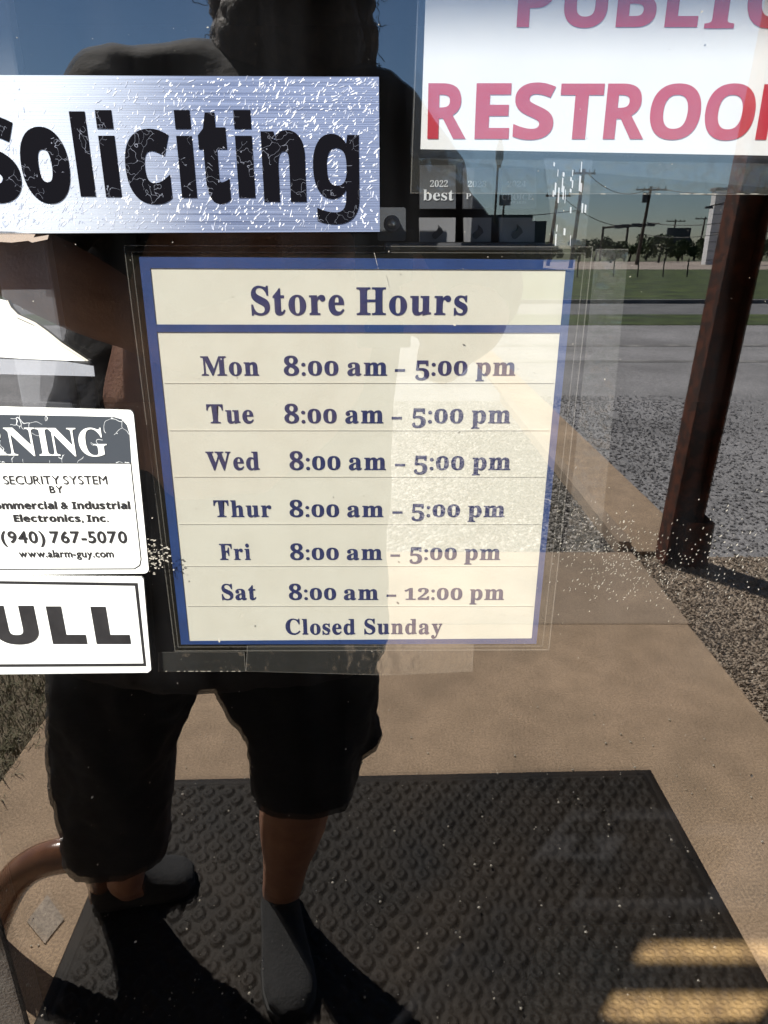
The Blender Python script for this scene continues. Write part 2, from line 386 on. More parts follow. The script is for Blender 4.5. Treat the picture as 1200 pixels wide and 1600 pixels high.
# ================================================================== STORE FRONT AND DOOR
DL, DR = -.3535, .47                                     # clear glass from stile to stile
fr = empty('store_wall', (0, .05, 0), 'tan masonry store front around the glass door', 'wall')
bm = bmesh.new(); box(bm, -6, DL-.16, -.005, .2, 0, 3.0); box(bm, DR+.16, 6, -.005, .2, 0, 3.0); box(bm, DL-.16, DR+.16, -.005, .2, 2.3, 3.0)
obj('masonry', bm, M['brick'], fr)
bm = bmesh.new(); box(bm, DL-.159, DL-.1, -.03, .1, 0, 2.299); box(bm, DR+.1, DR+.159, -.03, .1, 0, 2.299); box(bm, DL-.1, DR+.1, -.03, .1, 2.2, 2.299)
obj('door_frame', bm, M['alu'], fr)
zt = HC + .165                                           # eave shade falls on the door above about here
P = math.tan(EL)/math.cos(AZ)
obj('eave', box(bmesh.new(), -6.2, 6.2, -1.0, -.006, zt+.98*P, zt+.98*P+.2), M['fascia'], fr)
# unseen light blockers added under the eave to shape the sun patches inside
ye = -.9
def zf(y_): return (y_ - ye)*P                           # height there whose shade reaches the floor at y_
obj('blocker_strip', box(bmesh.new(), -3.5, 3.5, ye-.01, ye+.01, zf(.578), zf(.640)), M['fascia'], fr)
obj('blocker_rail', box(bmesh.new(), -3.5, 3.5, ye-.012, ye+.012, zf(.474), zf(.520)), M['fascia'], fr)
for q in (-3.2, -1.6, 1.6, 3.2): obj('blocker_hanger', box(bmesh.new(), q-.01, q+.01, ye-.009, ye+.009, zf(.5205), zt+.98*P-.001), M['fascia'], fr)
obj('blocker_board', box(bmesh.new(), -1.16, -.80, ye-.03, ye-.015, zf(.40), zf(.60)), M['fascia'], fr)  # added as well, to shade the floor left of the sun patches
obj('parapet', box(bmesh.new(), -6, 6, .0, .2, 3.0, 3.5), M['brick'], fr)
dr = empty('glass_door', (0, 0, 0), 'mirror-like glass door with dark bronze stiles carrying every sign', 'door')
obj('stile', box(bmesh.new(), DL-.098, DL, -.004, .03, .01, 2.195, .003), M['alu'], dr)
obj('stile', box(bmesh.new(), DR, DR+.098, -.004, .03, .01, 2.195, .003), M['alu'], dr)
obj('rail', box(bmesh.new(), DL+.001, DR-.001, -.004, .03, 2.05, 2.195, .003), M['alu'], dr)
obj('rail', box(bmesh.new(), DL+.001, DR-.001, -.004, .03, .01, .16, .003), M['alu'], dr)
bm = bmesh.new(); bm.faces.new([bm.verts.new(p) for p in ((DL, 0, .16), (DR, 0, .16), (DR, 0, 2.05), (DL, 0, 2.05))])
bm.faces.new([bm.verts.new(p) for p in ((DL, .006, .16), (DL, .006, 2.05), (DR, .006, 2.05), (DR, .006, .16))])
bm.faces.ensure_lookup_table(); bm.faces[1].material_index = 1
obj('pane', bm, [GL_OUT, GL_IN], dr)
m, t, b, o_ = nodes('wiped_smears'); L = t.links.new; t.nodes.remove(b)
tc = N(t, 'ShaderNodeTexCoord'); mp = N(t, 'ShaderNodeMapping'); mp.inputs['Scale'].default_value = (34, 1, 1.6); L(tc.outputs['Object'], mp.inputs[0])
nz = N(t, 'ShaderNodeTexNoise'); nz.inputs['Scale'].default_value = 1.0; nz.inputs['Detail'].default_value = 4; L(mp.outputs[0], nz.inputs['Vector'])
n2 = N(t, 'ShaderNodeTexNoise'); n2.inputs['Scale'].default_value = 5; n2.inputs['Detail'].default_value = 6; L(tc.outputs['Object'], n2.inputs['Vector'])
mu = N(t, 'ShaderNodeMath', operation='MULTIPLY'); L(nz.outputs['Fac'], mu.inputs[0]); L(n2.outputs['Fac'], mu.inputs[1])
mr = N(t, 'ShaderNodeMapRange'); mr.inputs[1].default_value = .2; mr.inputs[2].default_value = .48; mr.inputs[3].default_value = .0; mr.inputs[4].default_value = .011; L(mu.outputs[0], mr.inputs[0])
sx = N(t, 'ShaderNodeSeparateXYZ'); L(tc.outputs['Object'], sx.inputs[0])
m4 = N(t, 'ShaderNodeMapRange', interpolation_type='SMOOTHSTEP'); m4.inputs[1].default_value = .75; m4.inputs[2].default_value = 1.3; m4.inputs[3].default_value = .3; L(sx.outputs[2], m4.inputs[0])
m5 = N(t, 'ShaderNodeMath', operation='MULTIPLY'); L(mr.outputs[0], m5.inputs[0]); L(m4.outputs[0], m5.inputs[1])
tr = N(t, 'ShaderNodeBsdfTransparent'); df = N(t, 'ShaderNodeBsdfDiffuse'); df.inputs[0].default_value = (.75, .78, .85, 1)
mx = N(t, 'ShaderNodeMixShader'); L(m5.outputs[0], mx.inputs[0]); L(tr.outputs[0], mx.inputs[1]); L(df.outputs[0], mx.inputs[2]); L(mx.outputs[0], o_.inputs[0])
bm = bmesh.new(); bm.faces.new([bm.verts.new(p) for p in ((DL+.001, -.0004, .161), (DR-.001, -.0004, .161), (DR-.001, -.0004, 2.049), (DL+.001, -.0004, 2.049))])
obj('wiped_smears', bm, m, dr)
# ================================================================== INSIDE THE STORE
slab('store_floor', -4, 4, .031, 6, -.12, .004, M['floor_in'])
tag(obj('store_room', box(box(box(box(bmesh.new(), -4.1, -4, .2, 6, 0, 3), 4, 4.1, .2, 6, 0, 3), -4, 4, 6, 6.1, 0, 3), -4.1, 4.1, .2, 6.1, 3, 3.1), M['dark_in']), kind='structure')
def inside_box(name, px0, px1, py0, py1, y, th, m, label, cat, bev=.002, group=None):
    a, b = at(px0, py1, y), at(px1, py0, y)
    o = obj(name, box(bmesh.new(), a.x, b.x, y, y+th, a.z, b.z, bev), m); tag(o, label, cat, group); return o
# pale upright trim seen through the dark reflection of the arm
a, b = at(18, 500, .02), at(92, 500, .02)
tag(obj('trim_board', box(bmesh.new(), a.x-.004, b.x, .02, .03, at(60, 642, .02).z, 2.04, .002), M['pale_in']), 'wider grey trim board hanging down just inside the glass at the left', 'trim')
a, b = at(118, 600, .024), at(147, 600, .024)
tag(obj('trim_board', box(bmesh.new(), a.x, b.x, .024, .03, at(60, 660, .024).z, at(60, 562, .024).z, .002), M['tile_dk']), 'short narrow dark trim piece right of the wider trim board', 'trim')
# tan runner on the floor inside, lit by the sun that comes through the glass
def floor_pt(px, py, z=.012):
    r = ray(px, py); k = (z-HC)/r.z; return Vector((r.x*k, r.y*k - D, z))
def runner(q, lb):
    q = [floor_pt(*p, z=.006) for p in q]; nx, ny = 260, 130; bm = bmesh.new(); g = []
    for j in range(ny+1):
        row = []
        for i in range(nx+1):
            u, v = i/nx, j/ny
            p = (q[0].lerp(q[1], u)).lerp(q[3].lerp(q[2], u), v)
            wob = .006*noise.noise((p.x*30, p.y*30, 3)); p = p + Vector((wob*(1-u), wob*.5*(1-2*v), 0))
            e = min(u*6, 1, v*5, (1-v)*5)
            cx, cy_ = .026, .017; qy = round(p.y/cy_); ox = cx/2 if qy % 2 else 0; qx = round((p.x-ox)/cx)
            d = math.hypot((p.x-ox-qx*cx)/cx, (p.y-qy*cy_)/cy_)
            h = max(0, 1-abs(d-.30)/.16)
            row.append(bm.verts.new((p.x, p.y, .0045 + .0035*min(1, e) + .0028*h*min(1, e))))
        g.append(row)
    for j in range(ny):
        for i in range(nx): bm.faces.new((g[j][i], g[j][i+1], g[j+1][i+1], g[j+1][i]))
    for f in bm.faces:
        f.normal_update()
        if f.normal.z < 0: f.normal_flip()
    tag(obj('floor_runner', bm, M['tan_in'], None, True), lb, 'floor mat')
runner([(840, 1446), (1330, 1440), (1330, 1700), (800, 1700)], 'tan studded floor runner just inside the door, lit by the sun')
# award plaques and tiles on the shelf behind the glass
YP = .05
for k, (x0, x1, y0, y1, tx, lb) in enumerate((
    (656, 712, 258, 326, [('2022', 'serif', 672, 700, 282, 292, .68), ('best', 'serif', 661, 709, 296, 313, .68)], 'dark award plaque reading 2022 best'),
    (724, 770, 262, 326, [('2023', 'serif', 731, 760, 283, 292, .68), ('P', 'serif', 728, 736, 302, 311, .68)], 'dark award plaque with faint year to the right of the 2022 one'),
    (783, 838, 262, 326, [('2024', 'serif', 793, 822, 283, 292, .68), ('CHOICE', 'serif', 784, 832, 303, 312, .68), ('AWARDS', 'serif', 796, 822, 314, 318, .68)], 'dark award plaque reading CHOICE AWARDS'))):
    o = empty('award_plaque', at((x0+x1)/2, y1, YP), lb, 'plaque', 'award plaques on the shelf')
    sheet('panel', [(x0, y0), (x1, y0), (x1, y1), (x0, y1)], YP, .006, M['plaque'], o)
    letters('lettering', [(*t, {}) for t in tx], M['plaque_txt'], o, YP-.0003)
for k, (x0, x1, lb) in enumerate(((655, 712, 'darkest grey square tile with a flame mark, left end of the row'), (725, 768, 'pale grey square tile with a clear flame mark'), (780, 836, 'grey square tile with faint flame mark, right end of the row'))):
    o = empty('display_tile', at((x0+x1)/2, 378, YP), lb, 'tile', 'square tiles below the plaques')
    sheet('face', [(x0, 340), (x1, 340), (x1-1, 378), (x0+1, 378)], YP, .006, M['tile'], o)
    cx = (x0+x1)/2 - 2
    fl = [(cx+3, 351), (cx+9, 357), (cx+11, 363), (cx+7, 367), (cx+2, 372), (cx-1, 374), (cx-5, 372), (cx-7, 367), (cx-4, 363), (cx+1, 360), (cx+3, 356)]
    sheet('flame_mark', fl, YP-.0012, .001, M['tile_dk'], o)
o = empty('display_shelf', at(745, 386, YP), 'dark shelf edge carrying the plaques and tiles', 'shelf')
a, b = at(600, 392, YP), at(880, 379, YP); obj('board', box(bmesh.new(), a.x, b.x, YP-.008, YP+.12, a.z, b.z, .002), M['tile_dk'], o)
o = empty('wall_lock', at(611, 366, YP), 'small square metal plate with a round lock knob', 'lock')
sheet('plate', rounded([(590, 324), (634, 324), (634, 376), (590, 376)], 4), YP, .004, M['plaque'], o)
c = at(612, 350, YP); obj('knob', loft(bmesh.new(), [(c, (.0055, 0, 0), (0, 0, .0055)), (c+Vector((0, -.006, 0)), (.0055, 0, 0), (0, 0, .0055)), (c+Vector((0, -.008, 0)), (.004, 0, 0), (0, 0, .004))], 20), M['tile'], o, True)
obj('cylinder', loft(bmesh.new(), [(c+Vector((0, -.0081, 0)), (.003, 0, 0), (0, 0, .003)), (c+Vector((0, -.0095, 0)), (.0025, 0, 0), (0, 0, .0025))], 14), M['chrome'], o, True)

# ================================================================== SIGNS
# --- store hours, laminated, taped inside the glass
YH = .0075
hs = empty('hours_sign', at(565, 1006, YH), 'cream Store Hours card with navy border, laminated on the glass', 'sign')
oT = [(217, 401), (899, 406), (838, 1006), (283, 1007)]
sheet('card', oT, YH+.0006, .0008, M['paper'], hs)
frame('border', oT, [(234.7, 419), (884, 421.8), (830.7, 997.7), (295.6, 1001.7)], YH+.0001, .0003, M['blue'], hs)
sheet('divider', [(243.5, 507), (876, 508), (874.8, 520), (245, 519)], YH+.0001, .0003, M['blue'], hs)
def edgex(y): t = (y-401)/605; return 217+66*t+19-3*t, 899-61*t-16+6*t
for y in (598.5, 672.5, 745, 819, 884.5, 947):
    a, b = edgex(y); sheet('rule', [(a, y-.5), (b, y-.5), (b, y+.5), (a, y+.5)], YH+.0003, .0002, M['rule'], hs)
kw = dict(old=True, off=.012, gap=.08)
letters('title_lettering', [('Store', 'serif', 392, 538, 448, 491.5, .68, kw), ('Hours', 'serif', 557, 731, 449.5, 491.5, .68, kw)], M['ink'], hs, YH+.0005)
rows = [('Mon', 314, 404, 443, 605, 617, 633, '5:00 pm', 649, 806, 557, 586.5), ('Tue', 323, 396, 444, 599, 612, 628, '5:00 pm', 644, 798, 632, 661),
        ('Wed', 322, 405, 452, 603, 617, 633, '5:00 pm', 647, 798, 706, 734), ('Thur', 334, 424, 452, 599, 613, 629, '5:00 pm', 643, 789, 782, 807.5),
        ('Fri', 343, 391, 453, 597, 610, 625, '5:00 pm', 640, 782, 850, 874.5), ('Sat', 346, 400, 451, 591, 604, 619, '12:00 pm', 632, 788, 913, 937)]
for d_, a, b, c_, e, f, g, t2, h, i, yt, yb_ in rows:
    letters('row_lettering', [(d_, 'serif', a, b, yt, yb_, .68, kw), ('8:00 am', 'serif', c_, e, yt, yb_, .70, kw), ('-', 'serif', f, g, yt, yb_, .66, kw), (t2, 'serif', h, i, yt, yb_, .70, kw)], M['ink'], hs, YH+.0005)
letters('row_lettering', [('Closed', 'serif', 446, 555, 967, 991, .69, kw), ('Sunday', 'serif', 569, 691, 967, 990.5, .69, kw)], M['ink'], hs, YH+.0005)
sheet('laminate', rounded([(193, 383), (927, 385), (858, 1016), (273, 1018)], 10), YH-.0006, .0004, M['lam'], hs)
frame('laminate_edge', [(193, 383), (927, 385), (858, 1016), (273, 1018)], [(194.3, 384.3), (925.5, 386.3), (856.8, 1014.8), (274.2, 1016.8)], YH-.001, .0003, M['tape_edge'], hs)
frame('laminate_seam', [(205, 393), (915, 395), (848, 1010), (278, 1011.5)], [(206, 394), (914, 396), (847.2, 1009.3), (279, 1010.7)], YH-.001, .0003, M['tape_edge'], hs)
# --- clear tape strips that hold it
def strip(px, lb):
    o = empty('tape_strip', at(*px[2], YH), lb, 'tape', 'clear tape strips')
    sheet('film', px, YH-.0013, .0002, M['tape'], o)
    c = Vector((sum(p[0] for p in px)/len(px), sum(p[1] for p in px)/len(px)))
    inn = [tuple(Vector(p) + (c-Vector(p)).normalized()*1.1) for p in px]
    frame('edge', px, inn, YH-.0015, .0001, M['tape_edge'], o)
strip([(386, 1009), (740, 1006), (738, 1049), (600, 1055), (384, 1049)], 'long clear tape strip under the Store Hours card')
strip([(247, 1019), (382, 1019), (384, 1049), (247, 1049)], 'short clear tape strip at the lower left corner of the Store Hours card')
strip([(931, 389), (982, 389), (937, 862), (884, 862)], 'clear upright tape strip along the right edge of the Store Hours card')
# --- public restroom
rs = empty('restroom_sign', at(900, 240, YH), 'white card with red PUBLIC RESTROOM lettering in a clear sleeve', 'sign')
sheet('card', [(667, -60), (1330, -60), (1330, 245.5), (657, 233)], YH+.0006, .0008, M['white2'], rs)
k2 = dict(off=.012, gap=.10, word=2)
letters('lettering', [('PUBL', 'bold', 809.5, 1095, -44, 41, .714, dict(off=.012, gap=.135, word=1)), ('I', 'serif', 1106, 1153, -44, 42, .69, dict(off=.02, word=1)), ('C', 'bold', 1169, 1240, -44, 42, .714, dict(off=.012, word=1)),
                      ('R', 'bold', 668.5, 729, 131.5, 215.5, .714, k2), ('E', 'bold', 743, 797, 131.5, 215.7, .714, k2), ('S', 'bold', 803, 866, 131.5, 216, .714, k2), ('T', 'bold', 874, 941, 132, 216, .714, k2),
                      ('R', 'bold', 946, 1010, 132, 216, .714, k2), ('O', 'bold', 1016, 1095, 133, 216, .714, k2), ('O', 'bold', 1102, 1180, 133, 217, .714, k2), ('M', 'bold', 1187, 1275, 133, 217, .714, k2)], M['red'], rs, YH+.0004)
sheet('sleeve', rounded([(655, -70), (1345, -70), (1345, 305), (641, 246)], 8), YH-.0006, .0004, M['lam2'], rs)
frame('sleeve_edge', [(655, -70), (1345, -70), (1345, 305), (641, 302)], [(656.5, -68), (1343, -68), (1343, 303.6), (642.6, 300.6)], YH-.0012, .0003, M['tape_edge'], rs)
sheet('sleeve_flap', [(642, 247), (1345, 258), (1345, 303), (642, 300)], YH-.0011, .0003, M['tape'], rs)
# wrinkled clear tape left of the pole reflections
o = empty('wrinkled_tape', at(895, 250, YH), 'wrinkled clear tape with highlights painted along its folds below the RESTROOM lettering', 'tape')
sheet('film', [(850, 247), (926, 249), (915, 384), (866, 384)], YH-.002, .0003, M['tape'], o)
bm = bmesh.new()  # pale slivers stand in for highlights on the folds
for _ in range(24):
    x = random.choice([866, 873, 881, 892, 908, 916]) + random.uniform(-3, 3); y = random.uniform(246, 372); w = random.uniform(.6, 3.4); h = random.uniform(6, 26)
    prism(bm, [at(*p, YH-.0026) for p in ((x, y), (x+w, y+1), (x+w-h*.06, y+h), (x-h*.06, y+h-1))], (0, .0003, 0))
obj('glint_slivers', bm, M['glint'], o)

# --- brushed metal "No Soliciting", outside
YS = -.0012
m, t, b, _o = nodes('brushed_metal_vinyl'); L = t.links.new
tc = N(t, 'ShaderNodeTexCoord'); mp = N(t, 'ShaderNodeMapping'); mp.inputs['Scale'].default_value = (2.5, 1, 900); L(tc.outputs['Object'], mp.inputs[0])
nz = N(t, 'ShaderNodeTexNoise'); nz.inputs['Scale'].default_value = 2.2; nz.inputs['Detail'].default_value = 3; L(mp.outputs[0], nz.inputs['Vector'])
rp = N(t, 'ShaderNodeValToRGB'); rp.color_ramp.elements[0].color = (.09, .12, .22, 1); rp.color_ramp.elements[1].color = (.36, .43, .62, 1)
rp.color_ramp.elements[0].position = .3; rp.color_ramp.elements[1].position = .7
L(nz.outputs['Fac'], rp.inputs[0])
sx = N(t, 'ShaderNodeSeparateXYZ'); L(tc.outputs['Object'], sx.inputs[0])      # bright reflection towards the left end, put into the base colour
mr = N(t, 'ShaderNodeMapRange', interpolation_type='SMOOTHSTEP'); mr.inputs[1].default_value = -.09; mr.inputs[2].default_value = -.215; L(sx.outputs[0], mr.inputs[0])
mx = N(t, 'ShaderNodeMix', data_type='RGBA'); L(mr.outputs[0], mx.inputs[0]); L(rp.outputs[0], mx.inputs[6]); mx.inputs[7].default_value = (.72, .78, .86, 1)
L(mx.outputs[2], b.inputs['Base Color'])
b.inputs['Metallic'].default_value = .55; b.inputs['Roughness'].default_value = .4; b.inputs['Anisotropic'].default_value = .6
bp = N(t, 'ShaderNodeBump'); bp.inputs['Strength'].default_value = .2; bp.inputs['Distance'].default_value = .001; L(nz.outputs['Fac'], bp.inputs['Height']); L(bp.outputs[0], b.inputs['Normal'])
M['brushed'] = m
so_ = empty('soliciting_sign', at(300, 362, YS), 'brushed silver strip reading No Soliciting in cracked black letters', 'sign')
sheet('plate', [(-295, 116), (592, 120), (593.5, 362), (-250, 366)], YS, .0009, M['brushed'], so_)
kb = dict(off=.03, gap=.075, word=1)
letters('lettering', [('No', 'bold', -240, -75, 190, 309, .71, dict(off=.03, gap=.075, word=0)), ('S', 'bold', -45, 29, 188, 311, .71, kb), ('o', 'bold', 33, 108, 205, 311, .55, kb), ('l', 'block', 117, 141, 174, 307, .76, kb), ('i', 'block', 157, 182, 172, 308, .77, kb),
                      ('c', 'bold', 196, 268, 208, 312, .55, kb), ('i', 'block', 278, 302, 172, 309, .77, kb), ('t', 'bold', 312, 356, 180, 311, .67, kb), ('i', 'block', 369, 395, 172, 309, .77, kb), ('n', 'bold', 410, 477, 210, 310, .55, kb),
                      ('g', 'bold', 489, 561, 210, 309, .55, dict(off=0.0, word=1))], M['crackblack'], so_, YS-.00015, .0002)
bm = bmesh.new()
def fleck(px, py, ln, wd_, ang, y, jag=.35, n=7):
    pts = []
    for k in range(n):
        a = 2*math.pi*k/n; r = 1 + random.uniform(-jag, jag); u, v = ln*r*math.cos(a), wd_*r*math.sin(a)
        pts.append(at(px + u*math.cos(ang) - v*math.sin(ang), py + u*math.sin(ang) + v*math.cos(ang), y))
    prism(bm, pts, (0, .00008, 0))
for _ in range(3200):
    x = random.uniform(0, 590); y = random.uniform(122, 358)
    dens = max(.12, min(1, (x-60)/420)) if y < 215 else (.75 if y > 300 else .38 + .3*(x > 330))
    if random.random() > dens: continue
    ang = R_(-62) + (x-300)/1100 + random.gauss(0, .4) if y < 300 else R_(-70)+random.gauss(0, .4)
    fleck(x, y, min(6, random.expovariate(.55)+.9), random.uniform(.4, 1.3), ang, YS-.0001 - random.random()*.00004)
fl = obj('lifted_flakes', bm, M['flake'], so_); fl['kind'] = 'stuff'
# --- alarm sticker
YW = -.0012
ws = empty('warning_sticker', at(100, 897, YW), 'white WARNING alarm sticker with cracked grey header band', 'sticker')
sheet('vinyl', rounded([(-190, 630), (208, 641), (233, 896), (-175, 900)], 9), YW, .0006, M['white'], ws)
sheet('header_band', [(-178, 645), (120, 650), (178, 651.6), (190, 655), (198, 664), (202, 678), (205, 723.5), (-176, 722)], YW-.0002, .00015, M['header'], ws)
letters('header_lettering', [('WA', 'serif', -140, -38, 667, 711, .69, dict(word=1)), ('R', 'serif', -40, 9, 667.3, 711.2, .69, dict(word=1)), ('N', 'serif', 9, 57, 667.5, 711.5, .69, dict(word=1)), ('I', 'serif', 58, 78, 667.8, 711.8, .69, dict(word=1)), ('N', 'serif', 77, 121, 668, 712, .69, dict(word=1)), ('G', 'serif', 123, 166, 668.5, 712.5, .69, dict(word=1))], M['white'], ws, YW-.0004)
frame('border_line', [(-176, 722), (205, 723.5), (221, 874), (219, 884), (210, 889.5), (-165, 891)], [(-174.5, 723), (203.6, 724.5), (219.4, 874), (217.5, 882.8), (209.6, 888), (-163.5, 889.4)], YW-.0002, .00015, M['black'], ws)
kt = dict(gap=.08, off=.012, space=.28)
letters('lettering', [('SECURITY SYSTEM', 'plain', 5, 167, 743, 756.5, .70, dict(gap=.085, off=0, space=.28)), ('BY', 'plain', 77, 98, 759, 770, .70, kt),
                      ('Commercial & Industrial', 'bold', -22, 203, 783.5, 795, .74, dict(gap=.075, off=.02, space=.3)), ('Electronics, Inc.', 'bold', 21, 169, 804, 815, .74, dict(gap=.075, off=.02, space=.3)),
                      ('(940) 767-5070', 'plain', 1, 198, 830, 848, .70, dict(gap=.08, off=.022, space=.3)), ('www.alarm-guy.com', 'plain', 29, 177, 859, 870.5, .70, dict(gap=.06, off=.018))], M['black'], ws, YW-.0003)
# --- pull
ps = empty('pull_sign', at(110, 1050, YW), 'white PULL sign with thin black border and heavy black letters', 'sign')
sheet('plate', [(-215, 897), (221, 902), (224, 905), (236, 1047), (231, 1051), (-195, 1056)], YW, .0009, M['white'], ps)
frame('border_line', [(-205, 905), (215, 911), (228.5, 1041), (-186, 1043)], [(-202, 909), (210.5, 915.3), (224, 1036.6), (-183, 1039)], YW-.0002, .00015, M['black'], ps)
letters('lettering', [('P', 'bold', -92, -28, 947, 1003, .714, dict(off=.035, word=1)), ('U', 'bold', -12, 58, 949, 1003.5, .714, dict(off=.035, word=1)), ('L', 'bold', 77, 131, 950, 1003.5, .714, dict(off=.035, word=1)), ('L', 'bold', 146, 200, 950.5, 1003.5, .714, dict(off=.035, word=1))], M['black'], ps, YW-.0003)
# --- torn remains of another sticker, and a scrap of tape
ts = empty('torn_sticker', at(60, 560, YW), 'torn blank white sticker left of the Store Hours card', 'sticker')
tp = [(-20, 466), (0, 467.5), (9, 470), (13, 483), (24, 495), (38, 502), (52, 507.5), (63, 514), (71.5, 522), (83, 531), (93, 538.5), (104, 545), (115, 552), (127, 559), (135, 564), (104, 563.4), (39, 560.6), (0, 558), (-20, 557)]
sheet('vinyl', tp, YW, .0006, M['white'], ts)
sheet('curled_edge', [(9, 470), (13, 483), (24, 495), (52, 507.5), (71.5, 522), (93, 538.5), (115, 552), (135, 564), (138, 563.5), (117, 549.5), (96, 535.5), (75, 518.5), (55, 504), (28, 491.5), (17, 480), (12, 469)], YW-.0008, .0006, M['rule'], ts)
o = sheet('glue_film', [(-20, 560), (104, 565), (146, 572), (148, 588), (-20, 584)], YW, .0003, film('glue_haze', .16, (.8, .85, .95)), ts)
tsc = sheet('tape_scrap', [(-15, 361), (20, 362), (55, 366), (52, 371), (76, 367), (74, 374), (50, 379), (44, 376), (18, 379), (-15, 377)], YW, .0004, film('old_tape', .25, (.85, .72, .62)), None)
tag(tsc, 'torn scrap of old tape under the Soliciting strip', 'tape')
# --- dust and dried specks on the glass
bm = bmesh.new()
for _ in range(330):
    x, y = random.uniform(0, 1200), random.uniform(0, 1600); s = min(2.2, random.expovariate(2.6)+.28)
    fleck(x, y, s*random.choice([1, 1, 1.6]), s*.75, random.uniform(0, 3.1), -.0006, .3, 5)
for _ in range(480):
    x = random.gauss(975, 58); y = random.gauss(876, 36) + (x-975)*.12
    if not (858 < x < 1200): continue
    fleck(x, y, random.uniform(.6, 2.2), random.uniform(.22, .5), R_(-50)+random.gauss(0, .3), -.0006, .3, 5)
for _ in range(70):
    fleck(random.gauss(1130, 40), random.gauss(860, 40), random.uniform(.8, 2.6), random.uniform(.35, .8), R_(-50)+random.gauss(0, .3), -.0006, .3, 5)
for _ in range(90):
    fleck(244+random.gauss(0, 10), random.gauss(872, 12), random.uniform(.6, 3), random.uniform(.4, 1.2), random.uniform(-.5, .5), -.0006, .4, 6)
for (x0, y0, x1, y1) in ((585, 396, 594, 432), (900, 303, 1200, 303), (250, 1049, 384, 1049)):
    n = 14
    for k in range(n):
        if random.random() < .75: fleck(x0+(x1-x0)*k/n, y0+(y1-y0)*k/n, random.uniform(1, math.hypot(x1-x0, y1-y0)/n*.6), .4, math.atan2(y1-y0, x1-x0), -.0006, .2, 5)
tag(obj('glass_dust', bm, M['dust']), 'pale dust specks and dried droplets on the door glass', 'dust', kind='stuff')

# ================================================================== WHAT THE DOOR MIRRORS: close by
# rubber mat with raised oval studs
fl_, fr_ = gnd(214, 1221), gnd(1016, 1204)
e1 = (fr_ - fl_).normalized(); wm = (fr_-fl_).length; e2 = Vector((-e1.y, e1.x, 0))          # e2 points to the door
depth = .93
mt = empty('rubber_mat', fl_ + e1*wm/2 + e2*depth/2, 'black studded rubber mat on the concrete before the door', 'mat')
bm = bmesh.new(); nx, ny = 330, 215; bw = .035; vv = []
for j in range(ny+1):
    row = []
    for i in range(nx+1):
        u, v = wm*i/nx, depth*j/ny
        edge = min(u, wm-u, v, depth-v)
        if edge < bw: z = .003 + .008*min(1, edge/bw) - (.002 if abs(edge-.024) < .004 else 0)
        else:
            sx, sy = .052, .030; b_ = 0
            jj = round(v/sy)
            for q in (jj-1, jj, jj+1):
                ox = sx/2 if q % 2 else 0; ii = round((u-ox)/sx)
                for p in (ii-1, ii, ii+1):
                    du, dv = abs(u-ox-p*sx)/(sx*.5), abs(v-q*sy)/(sy*.98); d2 = (du**1.25+dv**1.25)**.8
                    h = (1 if d2 < .5 else max(0, 1-(d2-.5)/.32)) - (.35 if d2 < .3 else 0)
                    hh = noise.noise((p*1.7, q*2.3, 0))*.18
                    b_ = max(b_, h*(1+hh) if d2 < 1 else 0)
            ridge = max(0, 1-b_*9)
            z = .006 + .010*b_ + .0055*ridge + .0008*noise.noise((u*60, v*60, 1))
        row.append(bm.verts.new(fl_ + e1*u + e2*v + Vector((0, 0, z))))
    vv.append(row)
for j in range(ny):
    for i in range(nx): bm.faces.new((vv[j][i], vv[j][i+1], vv[j+1][i+1], vv[j+1][i]))
rim = [vv[0][i] for i in range(nx+1)] + [vv[j][nx] for j in range(1, ny+1)] + [vv[ny][i] for i in range(nx-1, -1, -1)] + [vv[j][0] for j in range(ny-1, 0, -1)]
low = [bm.verts.new((v.co.x, v.co.y, .001)) for v in rim]
for k in range(len(rim)): bm.faces.new((rim[k], low[k], low[(k+1) % len(rim)], rim[(k+1) % len(rim)]))
obj('studded_sheet', bm, M['rubber'], mt, True)
bm = bmesh.new()                                        # grit and crumbs trodden onto the mat and slab
for _ in range(420):
    p = fl_ + e1*random.uniform(-.1, wm+.25) + e2*random.uniform(-.3, depth); onm = 0 < (p-fl_).dot(e1) < wm and (p-fl_).dot(e2) > 0
    r = min(.0035, random.expovariate(900)+.0007); q = bmesh.ops.create_icosphere(bm, subdivisions=1, radius=r); bmesh.ops.translate(bm, vec=(p.x, p.y, (.02 if onm else .001)+r*.5), verts=q['verts'])
tag(obj('mat_grit', bm, M['grit']), 'pale crumbs of grit scattered on the rubber mat and slab', 'grit', kind='stuff')
# brown pipe hoop by the mat
Rp = 1.02
hp = [mir(-34, 1600, Rp), mir(-30, 1500, Rp), mir(-10, 1440, Rp), mir(8, 1400, Rp), mir(28, 1370, Rp), mir(56, 1349, Rp), mir(90, 1338, Rp), mir(122, 1336, Rp+.01), mir(146, 1346, Rp+.05), mir(160, 1372, Rp+.1), mir(163, 1392, Rp+.12)]
foot = Vector((hp[0].x, hp[0].y, -.03)); end = Vector((hp[-1].x, hp[-1].y, .0))
sm = []
pts = [foot] + hp[1:] + [end]
for i in range(len(pts)-1):
    for k in range(5):
        p0, p1, p2, p3 = pts[max(i-1, 0)], pts[i], pts[i+1], pts[min(i+2, len(pts)-1)]; t_ = k/5
        sm.append(.5*((2*p1) + (p2-p0)*t_ + (2*p0-5*p1+4*p2-p3)*t_*t_ + (3*p1-p0-3*p2+p3)*t_**3))
sm.append(pts[-1])
tag(obj('pipe_hoop', tube(bmesh.new(), sm, .033, 22), M['bronze'], None, True), 'low bent brown pipe hoop on the concrete beside the mat', 'hoop')
c = [gnd(*p, z=.0035) for p in ((74, 1398), (100, 1436), (70, 1474), (42, 1440))]
